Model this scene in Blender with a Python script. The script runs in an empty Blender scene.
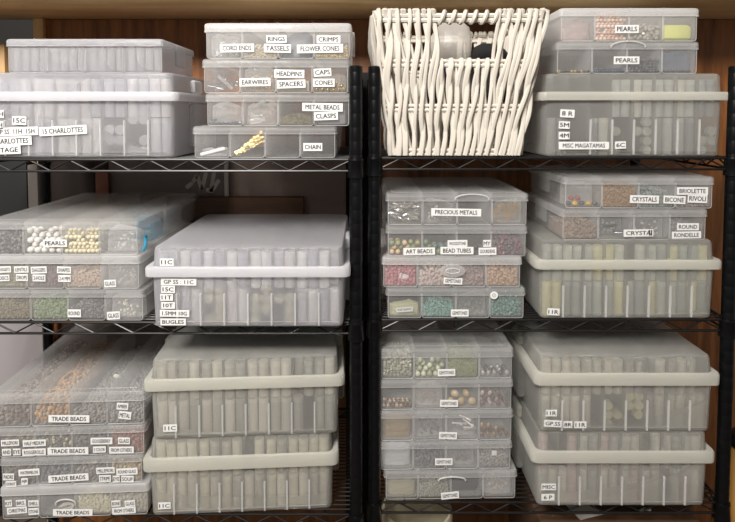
import bpy, math, random
from mathutils import Vector, Matrix, noise
R = random.Random(7)
sc = bpy.context.scene
C = sc.collection
# ---------------------------------------------------------------- camera
F, CX, CY = 560.0, 365.0, 142.0
TH = math.atan(0.049)
ZC, YC = 1.4, -1.0
cam = bpy.data.objects.new('camera', bpy.data.cameras.new('camera'))
C.objects.link(cam)
cam.location = (0, YC, ZC)
cam.rotation_euler = (math.pi/2 - TH, 0, 0)
cam.data.sensor_width = 36
cam.data.lens = F/735*36
cam.data.shift_x = (367.5-CX)/735
cam.data.shift_y = -(261-CY)/735
cam.data.clip_start = .02
sc.camera = cam
ct, st = math.cos(TH), math.sin(TH)
def P(px, py, Y):
    dx, dy = (px-CX)/F, (CY-py)/F
    t = (Y-YC)/(ct+dy*st)
    return Vector((dx*t, Y, ZC+t*(dy*ct-st)))
def Yof(py, z):
    dy = (CY-py)/F
    return YC+(z-ZC)/(dy*ct-st)*(ct+dy*st)

# ---------------------------------------------------------------- materials
def newmat(name):
    m = bpy.data.materials.new(name); m.use_nodes = True
    nt = m.node_tree; nt.nodes.clear()
    out = nt.nodes.new('ShaderNodeOutputMaterial')
    return m, nt, out
def lin(c):
    return tuple(((v/255)/12.92 if v/255 <= .04045 else ((v/255+.055)/1.055)**2.4) for v in c)+(1,)
def solid(name, rgb, rough=.5, metal=0, noise=0.0, nscale=40, spec=.5, bump=0.0, coat=0):
    m, nt, out = newmat(name)
    b = nt.nodes.new('ShaderNodeBsdfPrincipled')
    b.inputs['Base Color'].default_value = lin(rgb)
    b.inputs['Roughness'].default_value = rough
    b.inputs['Metallic'].default_value = metal
    b.inputs['Specular IOR Level'].default_value = spec
    b.inputs['Coat Weight'].default_value = coat
    nt.links.new(b.outputs[0], out.inputs[0])
    if noise or bump:
        tc = nt.nodes.new('ShaderNodeTexCoord')
        n = nt.nodes.new('ShaderNodeTexNoise'); n.inputs['Scale'].default_value = nscale; n.inputs['Detail'].default_value = 4
        nt.links.new(tc.outputs['Object'], n.inputs['Vector'])
        if noise:
            mx = nt.nodes.new('ShaderNodeMix'); mx.data_type = 'RGBA'
            a = lin(rgb)
            mx.inputs[6].default_value = tuple(v*(1-noise) for v in a[:3])+(1,)
            mx.inputs[7].default_value = tuple(min(1, v*(1+noise)) for v in a[:3])+(1,)
            nt.links.new(n.outputs[0], mx.inputs[0]); nt.links.new(mx.outputs[2], b.inputs['Base Color'])
        if bump:
            bp = nt.nodes.new('ShaderNodeBump'); bp.inputs['Strength'].default_value = bump; bp.inputs['Distance'].default_value = .002
            nt.links.new(n.outputs[0], bp.inputs['Height']); nt.links.new(bp.outputs[0], b.inputs['Normal'])
    return m
def plastic(name, rgb, op, edge=.5, rough=.3, transl=.5, bump=.15, bscale=25, blur=0):
    """thin translucent plastic: part of the light passes straight through, the rest scatters"""
    m, nt, out = newmat(name)
    tr = nt.nodes.new('ShaderNodeBsdfTransparent'); tr.inputs[0].default_value = (.97, .97, .97, 1)
    b = nt.nodes.new('ShaderNodeBsdfPrincipled')
    b.inputs['Base Color'].default_value = lin(rgb); b.inputs['Roughness'].default_value = rough
    tl = nt.nodes.new('ShaderNodeBsdfTranslucent'); tl.inputs[0].default_value = lin(rgb)
    ms = nt.nodes.new('ShaderNodeMixShader'); ms.inputs[0].default_value = transl
    nt.links.new(b.outputs[0], ms.inputs[1]); nt.links.new(tl.outputs[0], ms.inputs[2])
    lw = nt.nodes.new('ShaderNodeLayerWeight'); lw.inputs[0].default_value = .35
    mr = nt.nodes.new('ShaderNodeMapRange'); mr.inputs[3].default_value = op; mr.inputs[4].default_value = min(1, op+edge)
    nt.links.new(lw.outputs['Facing'], mr.inputs[0])
    tc = nt.nodes.new('ShaderNodeTexCoord')
    n = nt.nodes.new('ShaderNodeTexNoise'); n.inputs['Scale'].default_value = bscale; n.inputs['Detail'].default_value = 3
    nt.links.new(tc.outputs['Object'], n.inputs['Vector'])
    bp = nt.nodes.new('ShaderNodeBump'); bp.inputs['Strength'].default_value = bump; bp.inputs['Distance'].default_value = .004
    nt.links.new(n.outputs[0], bp.inputs['Height']); nt.links.new(bp.outputs[0], b.inputs['Normal'])
    if blur:   # frosting: what lies behind is blurred, the more the farther it is
        rf = nt.nodes.new('ShaderNodeBsdfRefraction'); rf.inputs['Roughness'].default_value = blur; rf.inputs['IOR'].default_value = 1.03; rf.inputs['Color'].default_value = (.985, .985, .985, 1)
        mt = nt.nodes.new('ShaderNodeMixShader'); mt.inputs[0].default_value = .8
        nt.links.new(tr.outputs[0], mt.inputs[1]); nt.links.new(rf.outputs[0], mt.inputs[2]); tr = mt
    mo = nt.nodes.new('ShaderNodeMixShader')
    nt.links.new(mr.outputs[0], mo.inputs[0]); nt.links.new(tr.outputs[0], mo.inputs[1]); nt.links.new(ms.outputs[0], mo.inputs[2])
    nt.links.new(mo.outputs[0], out.inputs[0])
    return m
def wood(name, a, b_, scale=3, rough=.5, rot=0):
    m, nt, out = newmat(name)
    b = nt.nodes.new('ShaderNodeBsdfPrincipled'); b.inputs['Roughness'].default_value = rough
    tc = nt.nodes.new('ShaderNodeTexCoord'); mp = nt.nodes.new('ShaderNodeMapping')
    mp.inputs['Scale'].default_value = (14, 14, 1.2) if not rot else (1.2, 14, 14)
    n = nt.nodes.new('ShaderNodeTexNoise'); n.inputs['Scale'].default_value = scale; n.inputs['Detail'].default_value = 8; n.inputs['Distortion'].default_value = .6
    w = nt.nodes.new('ShaderNodeTexNoise'); w.inputs['Scale'].default_value = scale*5; w.inputs['Detail'].default_value = 3
    ad = nt.nodes.new('ShaderNodeMath'); ad.operation = 'MULTIPLY_ADD'; ad.inputs[1].default_value = .35
    cr = nt.nodes.new('ShaderNodeValToRGB')
    cr.color_ramp.elements[0].position = .42; cr.color_ramp.elements[0].color = lin(a)
    cr.color_ramp.elements[1].position = .85; cr.color_ramp.elements[1].color = lin(b_)
    L = nt.links.new
    L(tc.outputs['Object'], mp.inputs[0]); L(mp.outputs[0], n.inputs['Vector']); L(mp.outputs[0], w.inputs['Vector'])
    L(w.outputs[0], ad.inputs[0]); L(n.outputs[0], ad.inputs[2]); L(ad.outputs[0], cr.inputs[0])
    L(cr.outputs[0], b.inputs['Base Color']); L(b.outputs[0], out.inputs[0])
    return m
FROST = plastic('frosted_plastic', (238, 238, 242), .25, .35, .3, .45, blur=.2)
FROSTW = plastic('frosted_plastic_yellowed', (234, 234, 230), .20, .35, .3, .45, blur=.18)
FROSTL = plastic('frosted_lid_plastic', (238, 238, 243), .25, .26, .28, .45, blur=.19)
FROSTWL = plastic('frosted_lid_plastic_yellowed', (234, 234, 229), .19, .26, .28, .45, blur=.19)
BAND = plastic('milky_rim_plastic', (236, 236, 240), .46, .35, .35, .35)
BANDW = plastic('milky_rim_plastic_yellowed', (230, 229, 220), .42, .35, .35, .35)
RIB = plastic('milky_rib_plastic', (240, 240, 240), .45, .4, .35, .4)
EDGE = plastic('thick_edge_plastic', (242, 242, 242), .34, .3, .25, .4)
DIV = plastic('clear_divider_plastic', (225, 225, 225), .16, .5, .3, .5)
CLEAR = plastic('clear_box_plastic', (240, 240, 240), .10, .26, .16, .4, .2)
CLEARL = plastic('clear_lid_plastic', (238, 238, 238), .12, .20, .14, .45, .35)
MILK = plastic('cloudy_box_plastic', (238, 238, 238), .15, .45, .22, .5, .2)
MILKL = plastic('cloudy_lid_plastic', (240, 240, 240), .22, .45, .2, .45, .3)
BAG = plastic('bag_film', (238, 238, 236), .20, .6, .12, .35, .9, 90)
BAGC = plastic('clear_bag_film', (230, 230, 228), .08, .6, .08, .25, 1, 110)
LINER = plastic('liner_film', (236, 232, 226), .45, .4, .3, .5, .8, 30)
PAPER = solid('label_paper', (212, 212, 211), .7)
INK = solid('label_ink', (36, 36, 40), .7)
BLACK = solid('black_epoxy_metal', (7, 8, 10), .32, .0, spec=.25)
WIRE = solid('black_coated_wire', (16, 15, 15), .35, .0, spec=.4)
WICK = solid('white_painted_wicker', (196, 190, 180), .45, noise=.04, nscale=60, bump=.15)
OAK = wood('brown_oak_panel', (84, 47, 22), (150, 96, 50), 3)
PALE = wood('pale_maple_board', (196, 160, 112), (226, 196, 150), 1.6, .45, 1)
PALEV = wood('pale_maple_upright', (180, 140, 90), (212, 176, 124), 1.6, .45)
_mc = {}
def col(rgb, rough=.3, metal=0, tr=0):
    k = (rgb, rough, metal, tr)
    if k not in _mc:
        nm = 'bead_colour_%d_%d_%d' % rgb
        _mc[k] = plastic(nm+'_glass', rgb, .6, .35, rough, .4) if tr else solid(nm, rgb, rough, metal)
    return _mc[k]

# ---------------------------------------------------------------- mesh builder
class MB:
    def __init__(s): s.v = []; s.f = []; s.m = []; s.mi = 0; s.sm = True
    def add(s, vs, fs):
        o = len(s.v); s.v += [tuple(p) for p in vs]
        for f in fs: s.f.append(tuple(i+o for i in f)); s.m.append(s.mi)
    def box(s, x0, x1, y0, y1, z0, z1, b=0):
        if b > 0:
            b = min(b, (x1-x0)/2.01, (y1-y0)/2.01, (z1-z0)/2.01)
            cx, cy, w, d = (x0+x1)/2, (y0+y1)/2, x1-x0, y1-y0
            s.loft([rr(cx, cy, w-2*b, d-2*b, b*.6, z0, 2), rr(cx, cy, w, d, b, z0+b, 2), rr(cx, cy, w, d, b, z1-b, 2), rr(cx, cy, w-2*b, d-2*b, b*.6, z1, 2)])
            return
        s.add([(x0,y0,z0),(x1,y0,z0),(x1,y1,z0),(x0,y1,z0),(x0,y0,z1),(x1,y0,z1),(x1,y1,z1),(x0,y1,z1)],
              [(3,2,1,0),(4,5,6,7),(0,1,5,4),(1,2,6,5),(2,3,7,6),(3,0,4,7)])
    def loft(s, rings, cap0=True, cap1=True, closed=False):
        n = len(rings[0]); vs = [p for r in rings for p in r]; fs = []
        m = len(rings)
        for i in range(m if closed else m-1):
            for j in range(n):
                a = i*n+j; b = i*n+(j+1) % n; i2 = (i+1) % m
                fs.append((a, b, i2*n+(j+1) % n, i2*n+j))
        if not closed:
            if cap0: fs.append(tuple(range(n-1, -1, -1)))
            if cap1: fs.append(tuple((m-1)*n+j for j in range(n)))
        s.add(vs, fs)
    def tube(s, pts, r, n=8, closed=False):
        pts = [Vector(p) for p in pts]; rings = []
        m = len(pts); up = None
        for i, p in enumerate(pts):
            if closed: d = pts[(i+1) % m]-pts[i-1]
            else: d = pts[min(i+1, m-1)]-pts[max(i-1, 0)]
            d.normalize()
            if up is None: up = Vector((0, 0, 1)) if abs(d.z) < .9 else Vector((1, 0, 0))
            a = d.cross(up)
            if a.length < 1e-4: a = d.cross(Vector((0, 1, 0)))
            a.normalize(); b = a.cross(d); b.normalize(); up = b
            rad = r[i] if isinstance(r, (list, tuple)) else r
            rings.append([p+a*math.cos(2*math.pi*k/n)*rad+b*math.sin(2*math.pi*k/n)*rad for k in range(n)])
        s.loft(rings, closed=closed)
    def lathe(s, prof, cx=0, cy=0, n=20):
        rings = [[(cx+r*math.cos(2*math.pi*k/n), cy+r*math.sin(2*math.pi*k/n), z) for k in range(n)] for r, z in prof]
        s.loft(rings)
    def ball(s, c, r, n=8, sq=(1, 1, 1), rot=None):
        rings = []; k = max(3, n//2)
        for i in range(1, k):
            a = math.pi*i/k
            rings.append([(math.sin(a)*math.cos(2*math.pi*j/n), math.sin(a)*math.sin(2*math.pi*j/n), -math.cos(a)) for j in range(n)])
        vs = [(0, 0, -1)]+[p for q in rings for p in q]+[(0, 0, 1)]
        out = []
        for p in vs:
            v = Vector((p[0]*r*sq[0], p[1]*r*sq[1], p[2]*r*sq[2]))
            if rot: v = rot @ v
            out.append((c[0]+v.x, c[1]+v.y, c[2]+v.z))
        fs = []
        for j in range(n): fs.append((0, 1+(j+1) % n, 1+j))
        for i in range(len(rings)-1):
            for j in range(n):
                a = 1+i*n
                fs.append((a+j, a+(j+1) % n, a+n+(j+1) % n, a+n+j))
        L = len(vs)-1; a = 1+(len(rings)-1)*n
        for j in range(n): fs.append((a+j, a+(j+1) % n, L))
        s.add(out, fs)
    def build(s, name, mats, parent=None, smooth=True):
        me = bpy.data.meshes.new(name); me.from_pydata(s.v, [], s.f)
        if not isinstance(mats, (list, tuple)): mats = [mats]
        for m in mats: me.materials.append(m)
        me.polygons.foreach_set('material_index', s.m)
        if smooth:
            me.polygons.foreach_set('use_smooth', [True]*len(s.f))
            try: me.set_sharp_from_angle(angle=math.radians(42))
            except Exception: pass
        me.update()
        o = bpy.data.objects.new(name, me); C.objects.link(o)
        if parent is not None: o.parent = parent
        return o
def rr(cx, cy, w, d, r, z, n=4):
    r = max(1e-5, min(r, w/2-1e-5, d/2-1e-5)); pts = []
    for (sx, sy, a0) in ((1, 1, 0), (-1, 1, 90), (-1, -1, 180), (1, -1, 270)):
        for k in range(n+1):
            a = math.radians(a0+90*k/n)
            pts.append((cx+sx*(w/2-r)+r*math.cos(a), cy+sy*(d/2-r)+r*math.sin(a), z))
    return pts
def empty(name, loc, rz=0):
    o = bpy.data.objects.new(name, None); C.objects.link(o); o.location = loc; o.rotation_euler = (0, 0, rz); o.empty_display_size = .02
    return o
def tag(o, label, cat, group=None, kind=None):
    o['label'] = label; o['category'] = cat
    if group: o['group'] = group
    if kind: o['kind'] = kind
    return o
def struct(o): o['kind'] = 'structure'; return o

# ---------------------------------------------------------------- text
_tc = {}
def textmesh(t):
    if t not in _tc:
        cu = bpy.data.curves.new('lettering', 'FONT'); cu.body = t; cu.size = 1; cu.resolution_u = 2
        cu.align_x = 'LEFT'; cu.offset = 0
        o = bpy.data.objects.new('lettering', cu); C.objects.link(o)
        bpy.context.view_layer.update()
        me = bpy.data.meshes.new_from_object(o.evaluated_get(bpy.context.evaluated_depsgraph_get()))
        bpy.data.objects.remove(o)
        xs = [v.co.x for v in me.vertices]; ys = [v.co.y for v in me.vertices]
        _tc[t] = ([(v.co.x, v.co.y) for v in me.vertices], [tuple(p.vertices) for p in me.polygons], min(xs), max(xs), min(ys), max(ys))
        bpy.data.meshes.remove(me)
    return _tc[t]
def sticker(parent, text, lx, lz, w, h, y, rot=0, bars=False):
    """paper label on a front wall; lx, lz is its centre in the local frame of the box"""
    m = MB(); m.box(-w/2, w/2, -.0004, 0, -h/2, h/2)
    o = m.build('paper_label', PAPER, parent, False)
    o.location = (lx, y, lz); o.rotation_euler = (0, math.radians(-rot), 0)
    if text:
        vs, fs, x0, x1, y0, y1 = textmesh(text)
        tw, th = w*.84, h*.56
        k = th/(y1-y0); kx = min(k*1.25, tw/(x1-x0)); cx = (x0+x1)/2; cy = (y0+y1)/2
        if kx < k*.55: k = kx/.55
        q = MB()
        for sh in (-.022, 0, .022):      # heavier strokes
            q.add([((a-cx+sh)*kx, -.0006-abs(sh)*.001, (b-cy)*k) for a, b in vs], fs)
            q.add([((a-cx)*kx, -.0006-abs(sh)*.0015, (b-cy+sh*.7)*k) for a, b in vs], fs) if sh else None
        if bars:
            for bx in (.37, .44): q.box(w*bx-.0012, w*bx+.0012, -.0006, -.0004, -h*.4, h*.4)
        q.build('lettering', INK, o, False)
    return o

# ---------------------------------------------------------------- contents
def copies(src, spots, label, cat, group):
    """first the source itself, then copies"""
    for i, (loc, rot) in enumerate(spots):
        if i == 0: o = src
        else:
            o = src.copy(); C.objects.link(o)
            for ch in list(src.children):
                c = ch.copy(); C.objects.link(c); c.parent = o
        o.location = loc; o.rotation_euler = rot
        tag(o, label, cat, group)
def pile_spots(w, d, h, r, n, rnd):
    """spots of balls heaped on the floor of a bin, higher in the middle"""
    out = []; pitch = r*2.02; nx = max(1, int(w/pitch)); ny = max(1, int(d/pitch)); z = r; layer = 0
    while len(out) < n and z < h:
        off = pitch/2*(layer % 2); row = []
        for j in range(ny-(layer % 2) if ny > 1 else 1):
            for i in range(nx-(layer % 2) if nx > 1 else 1):
                x = -w/2+r+off+i*(w-2*r)/max(1, nx-1) if nx > 1 else 0
                x = min(w/2-r, x)
                y = r+off+j*pitch
                if layer > 1 and rnd.random() < .25: continue
                row.append((x+rnd.uniform(-.1, .1)*r, min(d-r, y), z+rnd.uniform(0, .1)*r))
        out += row; z += r*1.65; layer += 1
        if layer > 12: break
    return out[:n]
class Cell:
    """interior of one compartment in the frame of the box: origin, rotation, width, depth, height"""
    def __init__(s, M, x, y, z, w, d, h, where): s.M = M; s.x = x; s.y = y; s.z = z; s.w = w; s.d = d; s.h = h; s.where = where
    def W(s, x, y, z): return s.M @ Vector((s.x+x, s.y+y, s.z+z))
RZ = {}
def stuff_pile(c, name, cols, r, fill, label, cat='beads', kindstuff=True, elong=1, d=None, metal=0, tr=0, rough=.25):
    d = min(c.d, d or .09); mats = [col(tuple(int(v*.68+g*.32) for v, g in zip(q, (172, 167, 160))), rough, metal, tr) for q in cols]
    m = MB(); rnd = random.Random(len(label)*7+int(abs(c.x)*5000)+int(c.z*999))
    top = min(c.h*.96, c.h*(fill*.8+.14)); ph = rnd.uniform(0, 6); a1 = rnd.uniform(.04, .12)
    def hgt(x, y): return max(r*2.2, top*(.9+a1*math.sin(ph+x/c.w*7)+.06*math.sin(ph*2+x/c.w*17+y*90))-top*.12*abs(x)/c.w*2)
    hm = min(hgt(-c.w/2+c.w*i/8, d*j/4) for i in range(9) for j in range(5))
    st_ = r*1.86
    def put(x, y, z):
        m.mi = rnd.randrange(len(mats))
        rot = Matrix.Rotation(rnd.uniform(0, 3.1), 3, 'Z') @ Matrix.Rotation(rnd.uniform(0, 3.1), 3, 'X') if elong != 1 else None
        lim = c.w/2-r*max(1, elong*.9)
        m.ball((max(-lim, min(lim, x+rnd.uniform(-.8, .8)*r)), max(r*elong, y+rnd.uniform(-.5, .6)*r), max(z+rnd.uniform(-.8, .8)*r, r*elong*.95)), r, 6, (1, elong, 1), rot)
    nx = max(2, int((c.w-r)/st_))
    for i in range(nx):
        x = -c.w/2+r+(c.w-2*r)*i/(nx-1)
        for yy in (r, 2.7*r):
            z = r+(st_*.5 if i % 2 else 0); hh = hgt(x, yy)
            while z < hh: put(x, yy, z); z += st_
        y = 2.7*r+st_
        while y < d-r:
            put(x, y, hgt(x, y)-r*.3); y += st_*1.1
    q0 = len(m.v); m.mi = 0
    if d > 5*r: m.box(-c.w/2+r*.6, c.w/2-r*.6, 2.6*r, d-r*.6, .0002, max(.001, hm-r*1.2))
    o = m.build(name, mats); o.matrix_world = c.M @ Matrix.Translation((c.x, c.y, c.z))
    tag(o, label, cat, None, 'stuff')
    return o
def bead_things(c, name, cols, r, n, label, group, cat='bead', sq=(1, 1, 1), metal=0, tr=0, rough=.2, d=None, jit=0, h=None):
    d = min(c.d, d or .06); rnd = random.Random(n*31+int(r*1e5)+int(abs(c.x)*7777))
    sp = pile_spots(c.w, d, h or c.h, r*max(sq[0], sq[2]), n, rnd)
    if jit:
        rnd.shuffle(sp)
    srcs = []
    rest = {}
    for p in sp:
        rest.setdefault(rnd.randrange(len(cols)), []).append(p)
    for k, ps in rest.items():
        m = MB(); m.ball((0, 0, 0), r, 12, sq)
        if sq == (1, 1, 1): m.box(-r*.15, r*.15, -r*.15, r*.15, r*.9, r*1.02)
        src = m.build(name, col(cols[k], rough, metal, tr))
        rz = c.M.to_euler().z
        cn = '' if len(cols) == 1 else None
        lab = label if len(cols) == 1 else label.replace('#', CNAME.get(cols[k], 'coloured'))
        copies(src, [(c.W(*p), (rnd.uniform(-.6, .6) if sq != (1, 1, 1) else rnd.uniform(0, 3), 0, rz+rnd.uniform(0, 3))) for p in ps], lab.replace('# ', ''), cat, group)
CNAME = {}
def bag(c, label, rgb=None, film=None, x=0, z=0, w=None, h=None, d=.035, seed=1, y=.004, inner=True, cat='bag', name='plastic_bag', tilt=0):
    """a crumpled small bag standing in the compartment"""
    w = w or c.w*.97; h = h or c.h*.86; m = MB(); rnd = random.Random(seed*17+3)
    n = 36; k = 22; rings = []; off = Vector((seed*3.1, seed*1.7, seed*.9))
    top = [rnd.uniform(.78, 1.0) for _ in range(5)]
    for i in range(k+1):
        t = i/k; prof = min(1, t*9+.55)*min(1, (1-t)*5+.12)
        ring = []
        for j in range(n):
            a = 2*math.pi*j/n; ca, sa = math.cos(a), math.sin(a)
            xx = (w/2)*math.copysign(abs(ca)**.45, ca); yy = (d/2)*math.copysign(abs(sa)**.6, sa)*(1-.5*t)
            hh = h*(top[int((xx/w+.5)*3.99)]*(1-((xx/w+.5)*3.99 % 1))+top[int((xx/w+.5)*3.99)+1]*((xx/w+.5)*3.99 % 1))
            p = Vector((xx, yy, hh*t))
            nz = noise.noise(p*110+off); n2 = abs(noise.noise(p*210-off))
            g = 1-.16*abs(nz)*1.5-.14*n2
            q = prof*g if prof > .9 else prof*g
            ring.append((x+xx*max(.1, .86+.14*q)*(1 if prof > .8 else .7+.3*prof)*.99+tilt*t, y+d/2+yy*max(.08, q), z+hh*t+.0012*nz*(1 if 0 < i < k else 0)))
        rings.append(ring)
    m.loft(rings)
    e = m.build(name, film or BAG); e.matrix_world = c.M @ Matrix.Translation((c.x, c.y, c.z))
    if inner and rgb:
        q = MB()
        for _ in range(26):
            rr_ = rnd.uniform(.0016, .0032)
            q.ball((x+rnd.uniform(-.36, .36)*w, y+d/2+rnd.uniform(-.25, .25)*d, z+h*.08+rnd.random()**1.6*h*.55), rr_, 6, (1, rnd.uniform(1, 1.8), 1))
        q.build('bag_filling', col(rgb, .3), e)
    tag(e, label, cat)
    return e
def wires(c, name, label, rgb, n, r=.0007, L=.03, seed=2, metal=.9, cat='wire', curl=0, h=.3, group=None):
    rnd = random.Random(seed*11); src = None
    grp = group or label.split(' in the')[0]
    m = MB()
    if curl:
        pts = [(math.cos(a)*L*.2, 0, math.sin(a)*L*.2) for a in [math.radians(q) for q in range(0, 250, 25)]]+[(L*.0, 0, -L*.6)]
    else: pts = [(-L/2, 0, 0), (0, 0, L*.02), (L/2-.001, 0, 0), (L/2, 0, .001)]
    m.tube(pts, r, 5)
    if not curl: m.ball((L/2, 0, 0), r*2, 6)
    src = m.build(name, col(rgb, .25, metal)); sp = []
    rz = c.M.to_euler().z
    for i in range(n):
        z = L*.3*(1 if curl else .25)+r*2+rnd.random()*c.h*h
        hw = max(.0005, c.w/2-L*.42)
        sp.append((c.W(rnd.uniform(-hw, hw), .006+rnd.random()*.02, z), (rnd.uniform(-.3, .3), rnd.uniform(-.5, .5) if not curl else rnd.uniform(0, 6), rz+rnd.uniform(-.5, .5))))
    copies(src, sp, label, cat, grp)

# ---------------------------------------------------------------- flat four-compartment box
def tub(m, cx, y0, w, d, z0, z1, t=.0013, r=.005, br=.006, taper=0):
    cy = y0+d/2
    o = [(w-2*br*.9-taper, d-2*br*.9-taper, r*.5, z0), (w-2*br*.3-taper, d-2*br*.3-taper, r*.8, z0+br*.3), (w-taper, d-taper, r, z0+br), (w, d, r, z1)]
    i = [(w-2*t, d-2*t, r-t*.5, z1), (w-2*t-taper, d-2*t-taper, r-t*.5, z0+br+t), (w-2*br*.9-taper-t, d-2*br*.9-taper-t, r*.5, z0+t)]
    m.loft([rr(cx, cy, a, b, c, z, 3) for a, b, c, z in o+i])
def lidmesh(m, cx, y0, w, d, z0, z1, t=.0014, r=.007, br=.004):
    cy = y0+d/2
    o = [(w-2*t, d-2*t, r-t, z1-t-br*.5), (w-2*t, d-2*t, r-t, z0), (w, d, r, z0), (w, d, r, z1-br), (w-2*br*.35, d-2*br*.35, r, z1-br*.3), (w-2*br, d-2*br, r, z1)]
    m.loft([rr(cx, cy, a, b, c, z, 4) for a, b, c, z in o])
def place(x0, x1, yt, yb, Y0, zdeck=None, rot=0):
    cx = (x0+x1)/2
    pb = P(cx, yb, Y0); pt = P(cx, yt, Y0)
    pl = P(x0, (yt+yb)/2, Y0); pr = P(x1, (yt+yb)/2, Y0)
    return (pl.x+pr.x)/2, pr.x-pl.x, (zdeck if zdeck is not None else pb.z), pt.z
def flatbox(label, x0, x1, yt, yb, Y0, rot=0, zb=None, clear=True, d=.30, lip=.25, cells=4, handle=None, stickers=(), latch=None, lidtop=None, sidelatch=True, frost=False):
    X, w, z0, z1 = place(x0, x1, yt, yb, Y0, zb)
    h = z1-z0-.0004
    e = empty('divided_storage_box', (X, Y0, z0), math.radians(rot))
    bm_, lm = (CLEAR, CLEARL) if clear else (MILK, MILKL)
    if frost: bm_, lm = FROST, FROST
    m = MB(); bw = w-.007; cw = bw/cells; zl = h*(1-lip)
    for i in range(cells):
        tub(m, -bw/2+cw*(i+.5), .0035, cw-.0002, d-.007, 0, h-.0025, r=.004, br=.0055)
    m.box(-bw/2, bw/2, .003, .0042, h-.008, h-.0055)
    m.mi = 1      # thicker moulded edges around the front of each compartment
    for i in range(cells):
        x = -bw/2+cw*(i+.5); q = cw/2-.0010; c_ = .004
        m.tube([(x-q, .0037, h*.80), (x-q, .0037, c_+.0008), (x-q+c_*.3, .0037, c_*.3+.0008), (x-q+c_, .0037, .0008), (x+q-c_, .0037, .0008), (x+q-c_*.3, .0037, c_*.3+.0008), (x+q, .0037, c_+.0008), (x+q, .0037, h*.80)], .00062, 5)
    m.build('body', [bm_, EDGE], e)
    m = MB(); lidmesh(m, 0, 0, w, d, zl, h)
    m.tube([(a, b, zl+.0006) for a, b, c in rr(0, d/2, w+.0002, d+.0002, .007, 0, 4)], .0009, 5, True)      # rolled lower edge of the lid
    g = w*.5-.012
    m.tube([(a, b, h) for a, b, c in rr(0, d/2, 2*g, d-.024, .01, 0, 4)], .0008, 5, True)  # raised stacking ridge on top
    for i in range(1, cells):
        x = -bw/2+cw*i
        m.box(x-.002, x+.002, .001, .004, h-.0006, h+.0003, .0002)
    m.build('lid', lm, e)
    if sidelatch:
        for s in (-1, 1):
            q = MB(); q.box(min(s*(w/2-.001), s*(w/2+.0035)), max(s*(w/2-.001), s*(w/2+.0035)), d*.35, d*.62, h*.3, h*.95, .0012)
            q.build('side_latch', lm, e)
    M = Matrix.Translation((X, Y0, z0)) @ Matrix.Rotation(math.radians(rot), 4, 'Z')
    if handle:
        hx = (P(handle[0], handle[1], Y0).x-X); hz = P(handle[0], handle[1], Y0).z-z0
        hw = handle[2]/F*(1+Y0)/2; hh = handle[3]/F*(1+Y0)
        q = MB()
        if latch == 'tab':
            q.loft([[(hx+hw*math.cos(a)*(1 if abs(math.cos(a)) < .9 else 1), yy, hz+hh*.5*math.sin(a)) for a in [2*math.pi*k/20 for k in range(20)]] for yy in (-.0025, -.0005)])
            q.build('front_latch', MILKL, e)
            q = MB(); q.tube([(hx+hw*.55*math.cos(a), -.003, hz+hh*.2*math.sin(a)) for a in [2*math.pi*k/20 for k in range(20)]], .0009, 6, True)
            q.build('latch_ring', RIB, e)
        else:
            q.tube([(hx+hw*math.cos(a), -.0012-.001*math.sin(a), hz+hh*math.sin(a)) for a in [math.pi*k/16 for k in range(-1, 18)]], .0014, 7)
            q.build('carry_handle', RIB, e)
    for s in stickers:
        t, px, py, pw, ph = s[:5]; rt = s[5] if len(s) > 5 else 0
        p = M.inverted() @ P(px, py, Y0+math.sin(math.radians(rot))*(P(px, py, Y0).x-X)+.003)
        lw_, lh_ = pw/F*(1+Y0), ph/F*(1+Y0)
        ontop = p.z+lh_/2 > zl-.001
        sticker(e, t, p.x, p.z, lw_, lh_, -.0004 if ontop else .0033, rt, bars=(t == 'CRYSTA'))
    tag(e, label, 'box')
    out = [Cell(M, -bw/2+cw*(i+.5), .006, .0018, cw-.0055, d-.013, h-.006, label) for i in range(cells)]
    return e, out, z1

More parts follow.
